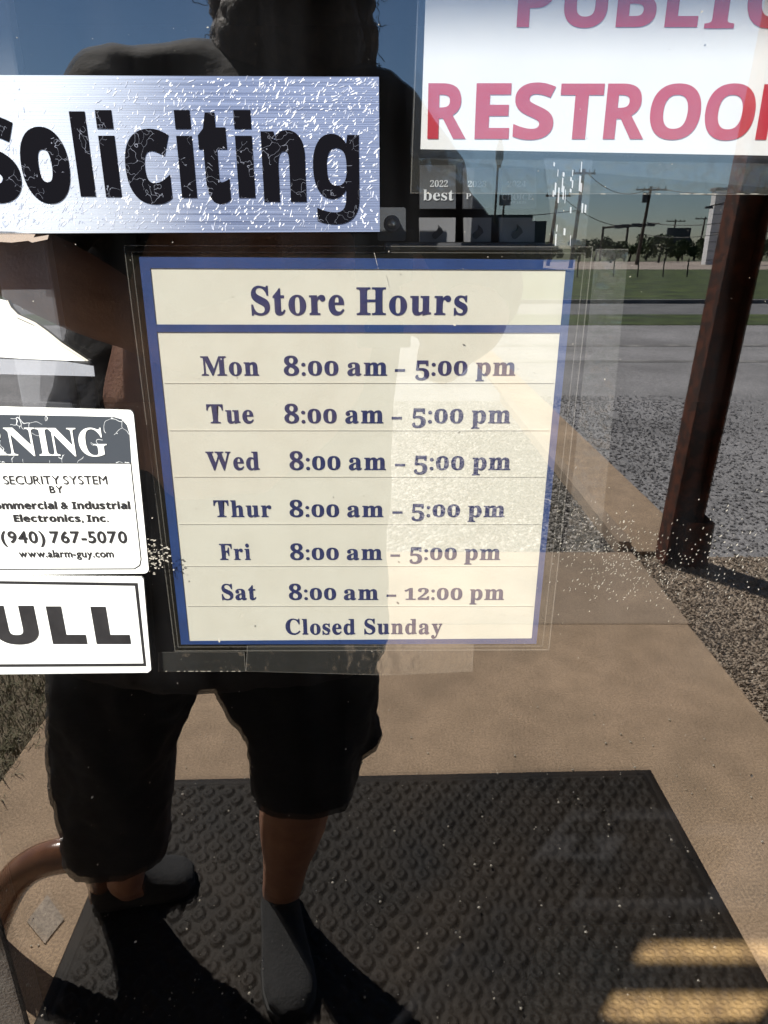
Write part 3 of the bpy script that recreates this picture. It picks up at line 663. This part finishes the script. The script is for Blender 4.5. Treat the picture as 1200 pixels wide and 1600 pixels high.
tag(obj('slab_patch', prism(bmesh.new(), c, (0, 0, -.003)), M['diamond']), kind='structure')
# brown steel post with boxed foot
pb = mir(1057, 850, gnd(1072, 868).y*-1 + D); Rb = D - pb.y
zc0 = scl(Rb, 0)
x0, x1 = pb.x - 23*zc0, pb.x + 23*zc0
lean = at(0, 0, 0)*0 + Vector((mir(1153, 260, Rb).x - mir(1034, 850, Rb).x, 0, mir(1153, 260, Rb).z - mir(1034, 850, Rb).z))
po = empty('steel_post', (pb.x, pb.y, -.03), 'rusty brown steel post standing on the corner of the walk', 'post')
zt_ = 3.2; sh = lean.x/lean.z
def posted(bm): 
    for v in bm.verts: v.co.x += sh*max(0, v.co.z)
    return bm
hw = (x1-x0)/2
obj('flange', posted(box(bmesh.new(), x0, x0+.014, pb.y-.06, pb.y+.06, -.04, zt_, .002)), M['rust'], po)
obj('flange', posted(box(bmesh.new(), x1-.014, x1, pb.y-.06, pb.y+.06, -.04, zt_, .002)), M['rust'], po)
obj('web', posted(box(bmesh.new(), x0+.0145, x1-.0145, pb.y-.006, pb.y+.006, -.04, zt_)), M['rust'], po)
ft = bmesh.new(); fx0, fx1 = pb.x-.005, x1+.05
box(ft, fx0, fx1, pb.y+.08, pb.y+.088, -.03, .20, .002); box(ft, fx0, fx0+.008, pb.y-.02, pb.y+.0795, -.03, .20); box(ft, fx1-.008, fx1, pb.y-.02, pb.y+.0795, -.03, .20)
obj('foot_box', ft, M['rust'], po)

# loose stones: near the post, and in the bed
def stones(name, n, fn, m, lb, rmin, rmax):
    bm = bmesh.new()
    base = bmesh.new(); bmesh.ops.create_icosphere(base, subdivisions=1, radius=1); bv = [v.co.copy() for v in base.verts]; bf = [[v.index for v in f.verts] for f in base.faces]; base.free()
    for _ in range(n):
        p = fn(); r = random.uniform(rmin, rmax)*random.choice([.6, .8, 1, 1.3]); q = Matrix.Rotation(random.uniform(0, 6.3), 3, 'Z'); sq = random.uniform(.45, .8)
        vs_ = []
        for v in bv:
            w = q @ Vector((v.x*random.uniform(.75, 1.2), v.y*random.uniform(.6, 1), v.z*sq)); vs_.append(bm.verts.new(p + w*r))
        for f in bf: bm.faces.new([vs_[i] for i in f])
    return tag(obj(name, bm, m), lb, 'gravel', kind='stuff')
def p_tan():
    while True:
        x = XR + .02 + abs(random.gauss(0, .45)); y = random.uniform(yb, -.3)
        return Vector((x, y, -.024))
stones('tan_stones', 5200, p_tan, M['tan_gravel'], 'loose tan gravel beside the slab around the post', .004, .010)
stones('grey_stones', 4200, lambda: Vector((XR-.06-abs(random.gauss(0, .35)), random.uniform(-5.0, yb-.02), -.024)), M['grey_gravel'], 'loose grey gravel in the bed along the walk', .007, .015)
stones('lot_stones', 6500, lambda: Vector((XR+.4+abs(random.gauss(0, 1.0)), random.uniform(-6.5, yb+.2), -.036)), M['asphalt'], 'loose grey chips on the parking lot', .005, .012)
# dry grass left of the slab
bm = bmesh.new()
for _ in range(7000):
    x = XL + .03 - abs(random.gauss(0, .38)); y = random.uniform(ya-.6, -.2); hgt = random.uniform(.015, .06); a = random.uniform(0, 6.28); l = random.uniform(.4, 1.6)*hgt; w = random.uniform(.0012, .0026)
    p = Vector((x, y, -.03)); d = Vector((math.cos(a), math.sin(a), 0)); s_ = Vector((-d.y, d.x, 0))*w
    q = [bm.verts.new(p+s_), bm.verts.new(p-s_), bm.verts.new(p+d*l*.4-s_*.8+Vector((0, 0, hgt*.7))), bm.verts.new(p+d*l*.4+s_*.8+Vector((0, 0, hgt*.7))), bm.verts.new(p+d*l+Vector((0, 0, hgt)))]
    bm.faces.new(q[:4]); bm.faces.new((q[3], q[2], q[4]))
tag(obj('dry_grass', bm, M['blade']), 'patchy dry grass beside the entrance slab', 'grass', kind='stuff')
# ================================================================== THE PERSON whose reflection fills the door
pe = empty('person', (-.3, -.65, 0), 'person in dark tee and baggy black shorts photographing the door, seen reflected', 'person')
def J(px, py, R): return mir(px, py, R)
def ringpx(x0, x1, y, R, dep, zlift=0):
    c = J((x0+x1)/2, y, R); w = (x1-x0)/2*scl(R, c.z); return (c, Vector((w, 0, 0)), Vector((0, dep, 0)))
shL, shR = J(172, 190, 1.10), J(640, 300, 1.06)
elL, elR = J(0, 395, .95), J(745, 470, 1.02)
wrL, wrR = J(292, 540, .87), J(690, 560, .90)
neck0, neck1 = J(430, 170, 1.12), J(448, 60, 1.12)
headc = J(452, -118, 1.14)
pelv = J(345, 760, 1.06)
hipL, hipR = J(215, 830, 1.05), J(470, 830, 1.05)
knL, knR = J(190, 1180, 1.02), J(474, 1180, 1.0)
anR = gnd(440, 1392, .09); anL = gnd(196, 1372, .09)
def limb(bm, a, b, ra, rb, mid=None, seg=14, n=7):
    pts, rr = [], []
    for k in range(n+1):
        t_ = k/n; pts.append(a.lerp(b, t_)); r = ra+(rb-ra)*t_
        if mid: r += mid*math.sin(math.pi*min(1, t_*1.35))
        rr.append(r)
    tube(bm, pts, rr, seg); ell(bm, a, (ra,)*3, None, 2); ell(bm, b, (rb,)*3, None, 2)
bm = bmesh.new()
chest = J(420, 360, 1.13); belly = J(370, 600, 1.06)
loft(bm, [(pelv+Vector((0, 0, -.08)), (.17, 0, 0), (0, .13, 0)), (pelv, (.19, 0, 0), (0, .15, 0)), (belly, (.2, 0, 0), (0, .17, 0)), (chest, (.2, 0, 0), (0, .14, 0)), (neck0+Vector((0, 0, -.05)), (.17, 0, 0), (0, .1, 0)), (neck0, (.09, 0, 0), (0, .075, 0))], 24)
limb(bm, neck0, neck1, .068, .062)
limb(bm, shL, elL, .062, .047); limb(bm, elL, wrL, .048, .036, .008)
limb(bm, shR, elR, .062, .047); limb(bm, elR, wrR, .05, .034, .012)
limb(bm, hipL, knL, .1, .066); limb(bm, hipR, knR, .1, .066)
limb(bm, knL, anL, .062, .04, .012); limb(bm, knR, anR, .062, .041, .013)
footR = gnd(450, 1500, .035); footL = gnd(262, 1376, .035)
limb(bm, anR+Vector((0, 0, -.03)), footR, .026, .016); limb(bm, anL+Vector((0, 0, -.03)), footL, .026, .016)
# head
ell(bm, headc+Vector((0, -.005, .02)), (.078, .098, .105)); ell(bm, headc+Vector((0, .025, -.06)), (.06, .068, .062))
limb(bm, headc+Vector((0, .092, .012)), headc+Vector((0, .112, -.022)), .010, .017, None, 8, 3)
ell(bm, headc+Vector((0, .085, .035)), (.055, .02, .012), None, 2)
ell(bm, headc+Vector((0, .088, -.055)), (.026, .014, .007), None, 2); ell(bm, headc+Vector((0, .086, -.068)), (.023, .014, .008), None, 2)
for s_ in (-1, 1):
    ell(bm, headc+Vector((s_*.08, -.005, 0)), (.011, .022, .034), None, 2); ell(bm, headc+Vector((s_*.04, .07, -.02)), (.026, .026, .02), None, 2)
# hands closed round the phone: palm, thumb, four fingers of unequal length
ax = Vector((0, -math.cos(TH)*0 - 1, 0))
ph_c = Vector((0, -D-.012, HC-.058)); up_ = Vector((0, st, ct)); out_ = Vector((0, ct, -st)); rt = Vector((1, 0, 0))
for s_, wr in ((-1, wrL), (1, wrR)):
    k0 = ph_c + rt*s_*.05 - up_*.012 - out_*.03
    palm = wr.lerp(k0, .55)
    for i in range(4):
        a_ = wr.lerp(k0, .1 + .0*i) + up_*(.024-.016*i); limb(bm, a_, k0 + up_*(.03-.02*i), .017, .0115, None, 10, 4)
        ln = (.9, 1.0, .95, .75)[i]
        p0 = k0 + up_*(.03-.02*i); p1 = p0 - rt*s_*.004*ln + out_*.036*ln + rt*s_*.003; p2 = ph_c + rt*s_*(.043-.006*ln) + up_*(.018-.02*i) + out_*.014; p3 = p2 - rt*s_*.020*ln + out_*.001
        tube(bm, [p0, p1, p2, p3], [.0095, .009, .0085, .0068], 10)
    t0 = wr.lerp(k0, .45) + up_*.02; t1 = k0 + up_*.048 - out_*.012 - rt*s_*.01; t2 = ph_c + rt*s_*.022 + up_*.036 - out_*.016
    tube(bm, [t0, t1, t2], [.014, .0115, .0085], 10)
melt('body', bm, M['skin'], pe, .0052, 4)
# hair and beard: uneven, curly outline
def curl(a): return lambda co: a*(noise.noise(co*45)+.8*noise.noise(co*110))
bm = bmesh.new()
hw_ = 125*scl(1.12, headc.z)
ell(bm, headc+Vector((0, -.03, .055)), (.094, .1, .098)); ell(bm, headc+Vector((-.08, -.03, -.05)), (.042, .05, .12)); ell(bm, headc+Vector((.074, -.03, -.04)), (.042, .05, .115))
ell(bm, headc+Vector((0, -.07, -.06)), (.085, .05, .12)); ell(bm, headc+Vector((-.078, -.01, -.16)), (.045, .045, .085)); ell(bm, headc+Vector((.074, -.01, -.15)), (.045, .045, .085))
o = melt('hair', bm, M['hair'], pe, .008, 2, curl(.007))
bm = bmesh.new()
ell(bm, headc+Vector((0, .055, -.15)), (.1, .055, .09)); ell(bm, headc+Vector((0, .05, -.2)), (.06, .04, .06)); ell(bm, headc+Vector((-.05, .03, -.085)), (.032, .05, .06)); ell(bm, headc+Vector((.05, .03, -.085)), (.032, .05, .06)); ell(bm, headc+Vector((0, .093, -.045)), (.036, .012, .008), None, 2)
melt('beard', bm, M['hair'], pe, .007, 2, curl(.005))
for s_ in (-1, 1):
    obj('eye', ell(bmesh.new(), headc+Vector((s_*.031, .083, .012)), (.012, .010, .010), None, 2), M['eye'], pe, True)
    # loose strands that fray the outline
bm = bmesh.new()
for _ in range(500):
    s_ = random.choice((-1, 1)); z = random.uniform(-.24, .12); p = headc+Vector((s_*(.088+.026*random.random() - (.03 if z > .05 else 0)), random.uniform(-.08, .05), z)); pts = [p]
    for k in range(5):
        p = p + Vector((s_*random.uniform(-.005, .007), random.uniform(-.005, .005), random.uniform(-.008, .005))); pts.append(p)
    tube(bm, pts, .0006, 4, False)
obj('loose_strand', bm, M['hair'], pe)['kind'] = 'stuff'
# shirt
def folds(a, f, sx=1): return lambda co: a*noise.noise(Vector((co.x*f*sx, co.y*f, co.z*f*.55))) + a*.4*noise.noise(co*f*2.6)
bm = bmesh.new()
loft(bm, [ringpx(82, 606, 1002, 1.03, .15), ringpx(84, 606, 960, 1.03, .155), ringpx(84, 606, 860, 1.05, .18), ringpx(78, 610, 680, 1.10, .18), ringpx(110, 630, 500, 1.15, .14), ringpx(150, 650, 330, 1.15, .12), ringpx(150, 640, 250, 1.11, .135), ringpx(210, 600, 180, 1.11, .105), ringpx(300, 565, 125, 1.13, .085), ringpx(335, 545, 95, 1.14, .075)], 36, 2.4)
limb(bm, shL+Vector((.03, 0, .0)), shL.lerp(elL, .72), .084, .074); limb(bm, shR+Vector((-.03, 0, .0)), shR.lerp(elR, .86), .088, .082)
limb(bm, shL+Vector((.02, 0, .004)), J(420, 176, 1.14), .088, .094); limb(bm, shR, J(560, 215, 1.09), .088, .095)
melt('tee_shirt', bm, M['shirt'], pe, .009, 5, folds(.011, 9))
# shorts
bm = bmesh.new()
loft(bm, [ringpx(106, 262, 1320, 1.02, .098), ringpx(97, 270, 1235, 1.02, .105), ringpx(92, 268, 1180, 1.03, .115), ringpx(88, 290, 1120, 1.03, .12), ringpx(84, 316, 1064, 1.03, .122), ringpx(84, 345, 1015, 1.04, .128), ringpx(86, 370, 960, 1.04, .13), ringpx(100, 360, 900, 1.05, .15), ringpx(120, 380, 820, 1.06, .15)], 28, 2.3)
loft(bm, [ringpx(400, 560, 1222, 1.0, .1), ringpx(392, 566, 1175, 1.01, .11), ringpx(380, 582, 1120, 1.02, .115), ringpx(332, 590, 1062, 1.03, .12), ringpx(318, 594, 1010, 1.04, .13), ringpx(315, 592, 950, 1.04, .13), ringpx(310, 585, 900, 1.05, .15), ringpx(300, 575, 820, 1.06, .15)], 28, 2.3)
ell(bm, J(575, 1140, 1.02), (.022, .05, .05), None, 2)
melt('shorts', bm, M['shorts'], pe, .008, 4, folds(.013, 16))
# shoes
def shoe(heel, toe):
    d = (toe-heel); d.z = 0; ln = d.length; d.normalize(); s_ = Vector((-d.y, d.x, 0)); up = Vector((0, 0, 1))
    prof = [(-.025, .030, .052, .066), (.02, .038, .058, .092), (.08, .040, .05, .096), (.13, .043, .042, .078), (.18, .048, .036, .060), (.23, .049, .03, .048), (.265, .042, .025, .040), (.29, .024, .018, .028)]
    b1, b2 = bmesh.new(), bmesh.new(); k = ln/.265
    h0 = Vector((heel.x, heel.y, 0))
    loft(b1, [(h0 + d*t_*k + up*(.016+hh/2), s_*w, up*(hh/2)) for t_, w, q, hh in prof], 18, 2.4)
    loft(b2, [(h0 + d*t_*k + up*(.0235), s_*(w+.004), up*.012) for t_, w, q, hh in prof], 18, 3.5)
    up_o = melt('shoe', b1, M['shoe'], pe, .005, 3)
    o2 = obj('sole', b2, M['sole'], up_o); o2.matrix_parent_inverse = Matrix.Translation(-Vector(pe.location)) if False else Matrix()
    o2.matrix_parent_inverse = (Matrix.Translation(Vector(pe.location)) @ up_o.matrix_parent_inverse).inverted()
    b3 = bmesh.new()
    for q in range(5):                                   # lacing, the tongue's edge and the toe seam
        t_ = (.07+.02*q)*k; z = .118-.0135*q
        tube(b3, [h0+d*t_-s_*.03+up*(z-.016), h0+d*(t_+.006)-s_*.012+up*z, h0+d*(t_+.006)+s_*.012+up*z, h0+d*t_+s_*.03+up*(z-.016)], .0028, 6)
    o3 = obj('laces', b3, M['lace'], up_o); o3.matrix_parent_inverse = o2.matrix_parent_inverse.copy()
gz = .012
hR, tR = gnd(437, 1410, .02), gnd(456, 1575, .02); hL, tL = gnd(160, 1402, .02), gnd(292, 1372, .02)
shoe(hR - (tR-hR)*.06, tR); shoe(hL, tL)
# the phone, seen from its lens: the camera looks out just in front of it
pn = empty('phone', ph_c, 'black phone held up in both hands before the door', 'phone')
bm = box(bmesh.new(), -.037, .037, -.0075, -.0005, -.081, .081, .003)
bmesh.ops.transform(bm, matrix=Matrix.Translation(Vector((0, -D-.004, HC)) - up_*.058) @ Matrix.Rotation(-TH, 4, 'X'), verts=bm.verts)
obj('case', bm, M['phone'], pn)
bm = loft(bmesh.new(), [(Vector((0, -D-.004, HC)) + rt*.014 - out_*.0005, rt*.006, up_*.006), (Vector((0, -D-.004, HC)) + rt*.014 + out_*.0008, rt*.006, up_*.006)], 16)
obj('lens_ring', bm, M['tile'], pn)

# ================================================================== WHAT THE DOOR MIRRORS: far away
def far(px, R):                                          # x there
    return mir(px, 400, R).x
def zat(py, R): return mir(600, py, R).z
gz = -.05
# white clad building
R0 = 66.0; bx0, bx1 = far(1104, R0), far(1139, R0); zt2 = zat(298, R0)
bd = empty('white_building', ((bx0+bx1)/2, D-R0, gz), 'white clad building end behind the brown post', 'building')
bm = box(bmesh.new(), bx0, bx1, D-R0-.9, D-R0, gz, zt2)
obj('wall', bm, M['clad'], bd)
bm = bmesh.new()
for k in range(8):
    z = gz + (zt2-gz)*(k+.5)/8; box(bm, bx0-.02, bx1+.02, D-R0+.002, D-R0+.02, z, z+.05)
obj('cladding_joint', bm, M['gshed'], bd)
obj('coping', box(bmesh.new(), bx0-.15, bx1+.15, D-R0-1.0, D-R0+.1, zt2+.001, zt2+.25), M['gshed'], bd)
# grey shed left of it
R1 = 48.0; x0, x1 = far(690, R1), far(850, R1); z1 = zat(336, R1)
sd = empty('grey_shed', ((x0+x1)/2, D-R1, gz), 'long low grey building with a flat roof under the tall sign', 'building')
obj('wall', box(bmesh.new(), x0, x1, D-R1-9, D-R1, gz, z1-.35), M['gshed'], sd)
obj('roof', box(bmesh.new(), x0-.3, x1-1.0, D-R1-9.3, D-R1+.5, z1-.349, z1), M['signgrey'], sd)
bm = bmesh.new(); box(bm, x0+2, x0+3.4, D-R1+.001, D-R1+.05, gz, 1.9); obj('door', bm, M['signgrey'], sd)
for k in range(3): obj('window', box(bmesh.new(), x0+4.4+k*1.0, x0+5.1+k*1.0, D-R1+.001, D-R1+.05, .8, 1.6), M['phone'], sd)
# box sign / billboard near the trees
R2 = 90.0; x0, x1 = far(1038, R2), far(1074, R2)
bs = empty('billboard', ((x0+x1)/2, D-R2, gz), 'dark billboard rising out of the far hedge', 'sign')
obj('panel', box(bmesh.new(), x0, x1, D-R2-.3, D-R2, zat(384, R2), zat(356, R2)), M['signgrey'], bs)
for q in (x0+.4, x1-.4): obj('leg', tube(bmesh.new(), [(q, D-R2-.5, gz), (q, D-R2-.5, zat(357, R2))], .1, 8), M['wood'], bs)
# tall oblong sign and small square sign on poles
R3 = 42.0
def polesign(px, ptop, pbot, pw, R, lb, tip):
    x = far(px, R); w = pw/2*scl(R, 3); o = empty('pole_sign', (x, D-R, gz), lb, 'sign')
    zt_, zb = zat(ptop, R), zat(pbot, R)
    pts = [(x-w, zb+.4*tip), (x-w*.3, zb), (x+w*.3, zb), (x+w, zb+.4*tip), (x+w, zt_-.4*tip), (x+w*.3, zt_), (x-w*.3, zt_), (x-w, zt_-.4*tip)]
    obj('panel', prism(bmesh.new(), [(a, D-R+.15, b_) for a, b_ in pts], (0, -.3, 0)), M['signgrey'], o)
    obj('pole', tube(bmesh.new(), [(x-.05, D-R-.3, gz), (x, D-R-.3, zt_-.3)], .06, 8), M['wood'], o)
polesign(772, 218, 262, 11, R3, 'tall narrow dark sign panel on a slim pole', 1)
polesign(784, 305, 321, 17, R3+3, 'small square sign on a pole right of the tall one', .01)
# utility poles
def upole(pxb, pxt, ptop, R, lb, arm=1.1, trans=False):
    b_, t_ = Vector((far(pxb, R), D-R, gz)), Vector((far(pxt, R), D-R, zat(ptop, R)))
    o = empty('utility_pole', b_, lb, 'pole', 'utility poles')
    obj('shaft', tube(bmesh.new(), [b_, t_], [.17, .12], 8), M['wood'], o)
    p = b_.lerp(t_, .955); bm = box(bmesh.new(), p.x-arm, p.x+arm, p.y+.13, p.y+.27, p.z-.07, p.z+.07)
    for q in (-.9, -.45, .45, .9): tube(bm, [(p.x+arm*q, p.y+.2, p.z+.06), (p.x+arm*q, p.y+.2, p.z+.26)], .04, 6)
    obj('crossarm', bm, M['wood'], o)
    if trans:
        q = b_.lerp(t_, .86); obj('transformer', tube(bmesh.new(), [(q.x-.36, q.y, q.z-.4), (q.x-.36, q.y, q.z+.4)], .23, 10), M['signgrey'], o)
    return p
pA = upole(996, 1004, 291, 66, 'tallest utility pole with transformer, right of the signal arms', 1.35, True)
pB = upole(857, 864, 301, 62, 'utility pole left of the wrinkled tape, leaning a little', 1.0)
pC = upole(893, 900, 264, 55, 'utility pole behind the wrinkled tape, tall and plain', .8)
pD = upole(1090, 1093, 339, 110, 'distant utility pole between the billboard and white building', 1.5)
pE = upole(1047, 1048, 343, 118, 'distant utility pole standing behind the billboard', 1.5)
def wirep(a, b, sag, lb):
    pts = [a.lerp(b, k/14) - Vector((0, 0, sag*4*(k/14)*(1-k/14))) for k in range(15)]
    o = obj('power_line', tube(bmesh.new(), pts, .03, 5), M['wire']); tag(o, lb, 'wire', 'power lines across the sky'); return o
off = Vector((0, .2, .22))
far_r = lambda px, py, R: Vector((far(px, R), D-R, zat(py, R)))
wirep(pC+off, pA+off, 1.0, 'power line from the tall plain pole to the transformer pole')
wirep(pA+off, far_r(1290, 292, 50), .6, 'top power line from the transformer pole towards the right')
wirep(pA-Vector((0, 0, 2.6)), far_r(1290, 300, 48), .9, 'lower sagging power line right of the transformer pole')
wirep(pA-Vector((0, 0, 3.6)), far_r(1290, 308, 46), 1.0, 'lowest power line right of the transformer pole')
wirep(far_r(560, 318, 70), pC-Vector((0, 0, 2.4)), .8, 'power line crossing above the grey building')
wirep(pB+off, pA-Vector((0, 0, 2.8)), 1.0, 'slack power line from the leaning pole')
# street lamp arm and traffic signals
R4 = 60.0; x1 = far(1160, R4)
sl_ = empty('street_lamp', (x1, D-R4, gz), 'street lamp with long slanting arm right of the poles', 'street lamp')
obj('pole', tube(bmesh.new(), [(x1, D-R4, gz), (x1, D-R4, zat(300, R4))], .1, 8), M['wood'], sl_)
obj('arm', tube(bmesh.new(), [(x1, D-R4, zat(306, R4)), far_r(1095, 323, R4)], .05, 8), M['wood'], sl_)
for q in (1096, 1130):
    p = far_r(q, 324 - (q-1096)*.15, R4); obj('lamp_head', box(bmesh.new(), p.x-.3, p.x+.3, p.y-.12, p.y+.12, p.z-.09, p.z+.07, .03), M['signgrey'], sl_)
R5 = 84.0
def signal(pxp, pxe, py, heads, lb):
    x = far(pxp, R5); o = empty('traffic_signal', (x, D-R5, gz), lb, 'traffic signal', 'traffic signals')
    obj('pole', tube(bmesh.new(), [(x, D-R5, gz), (x, D-R5, zat(py, R5))], .13, 8), M['wood'], o)
    a, b_ = far_r(pxp, py+2, R5), far_r(pxe, py-3, R5); obj('mast_arm', tube(bmesh.new(), [a, b_], [.11, .07], 8), M['wood'], o)
    for q in heads:
        p = a.lerp(b_, (q-pxp)/(pxe-pxp)); obj('signal_head', box(bmesh.new(), p.x-.42, p.x+.42, p.y+.1, p.y+.4, p.z-.22, p.z+.16, .04), M['signgrey'], o)
signal(938, 990, 354, (960, 970, 986), 'traffic signal mast reaching right over the road')
signal(976, 1024, 352, (996, 1010), 'traffic signal mast nearest the transformer pole')
# hedge and trees along the far side
def tree(x, y, hgt, wid, lb, n=900, seed=0):
    rnd = random.Random(seed); o = empty('tree', (x, y, gz), lb, 'tree', 'far trees')
    obj('trunk', tube(bmesh.new(), [(x, y, gz), (x+.1, y, gz+hgt*.35), (x+.05, y, gz+hgt*.7)], [.14, .1, .04], 7), M['bark'], o)
    bm = bmesh.new(); cl = [(Vector((x+rnd.uniform(-.75, .75)*wid, y+rnd.uniform(-.7, .7)*wid, gz+hgt*rnd.uniform(.25, .86))), rnd.uniform(.22, .45)*min(wid, hgt)) for _ in range(13)]
    for _ in range(n):
        c, r = rnd.choice(cl); v = Vector((rnd.gauss(0, 1), rnd.gauss(0, 1), rnd.gauss(0, .85))).normalized()*r*rnd.uniform(.5, 1.05)
        p = c+v; s_ = rnd.uniform(.09, .2); a = Vector((rnd.gauss(0, 1), rnd.gauss(0, 1), rnd.gauss(0, 1))).normalized(); b_ = a.orthogonal().normalized()
        if p.z < gz+.1: continue
        bm.faces.new([bm.verts.new(p+a*s_), bm.verts.new(p+b_*s_*.6), bm.verts.new(p-a*s_), bm.verts.new(p-b_*s_*.6)])
    obj('crown', bm, M['leaf'], o)
tl = [(700, 366, 'bushy tree behind the left of the grey building'), (905, 372, 'low round tree at the left of the far tree line'), (930, 367, 'tree below the left signal mast'), (955, 374, 'low gap tree right of the signal mast pole'), (984, 378, 'smallest low bush under the signals'),
      (1010, 366, 'full tree just right of the transformer pole'), (1030, 364, 'tallest full tree left of the billboard'), (1060, 372, 'bushy tree at the foot of the billboard'), (1085, 371, 'flat topped tree right of the billboard'), (1108, 369, 'tree beside the white building'),
      (1190, 366, 'tree right of the brown post'), (1240, 362, 'farthest right tree of the row'), (860, 374, 'small tree by the grey building end'), (120, 350, 'wide tree far to the left'), (40, 356, 'lower tree at the far left'), (200, 360, 'tree far left beside the wide one')]
for k, (px, pt, lb) in enumerate(tl):
    R = 72 + (k*7) % 19; hgt = zat(pt, R)-gz; w = 18*scl(R, 1)*random.uniform(.9, 1.3); tree(far(px, R), D-R, hgt, w, lb, 1000, k)
# fence posts in the field
for k, px in enumerate((905, 962, 1000, 1040, 1078)):
    R = 38.0; x = far(px, R)
    tag(obj('fence_post', tube(bmesh.new(), [(x, D-R, gz), (x-.03, D-R, gz+.02+.9)], .035, 6), M['wood']), 'thin dark fence post standing in the far field', 'post', 'fence posts in the field')
bpy.context.view_layer.update()
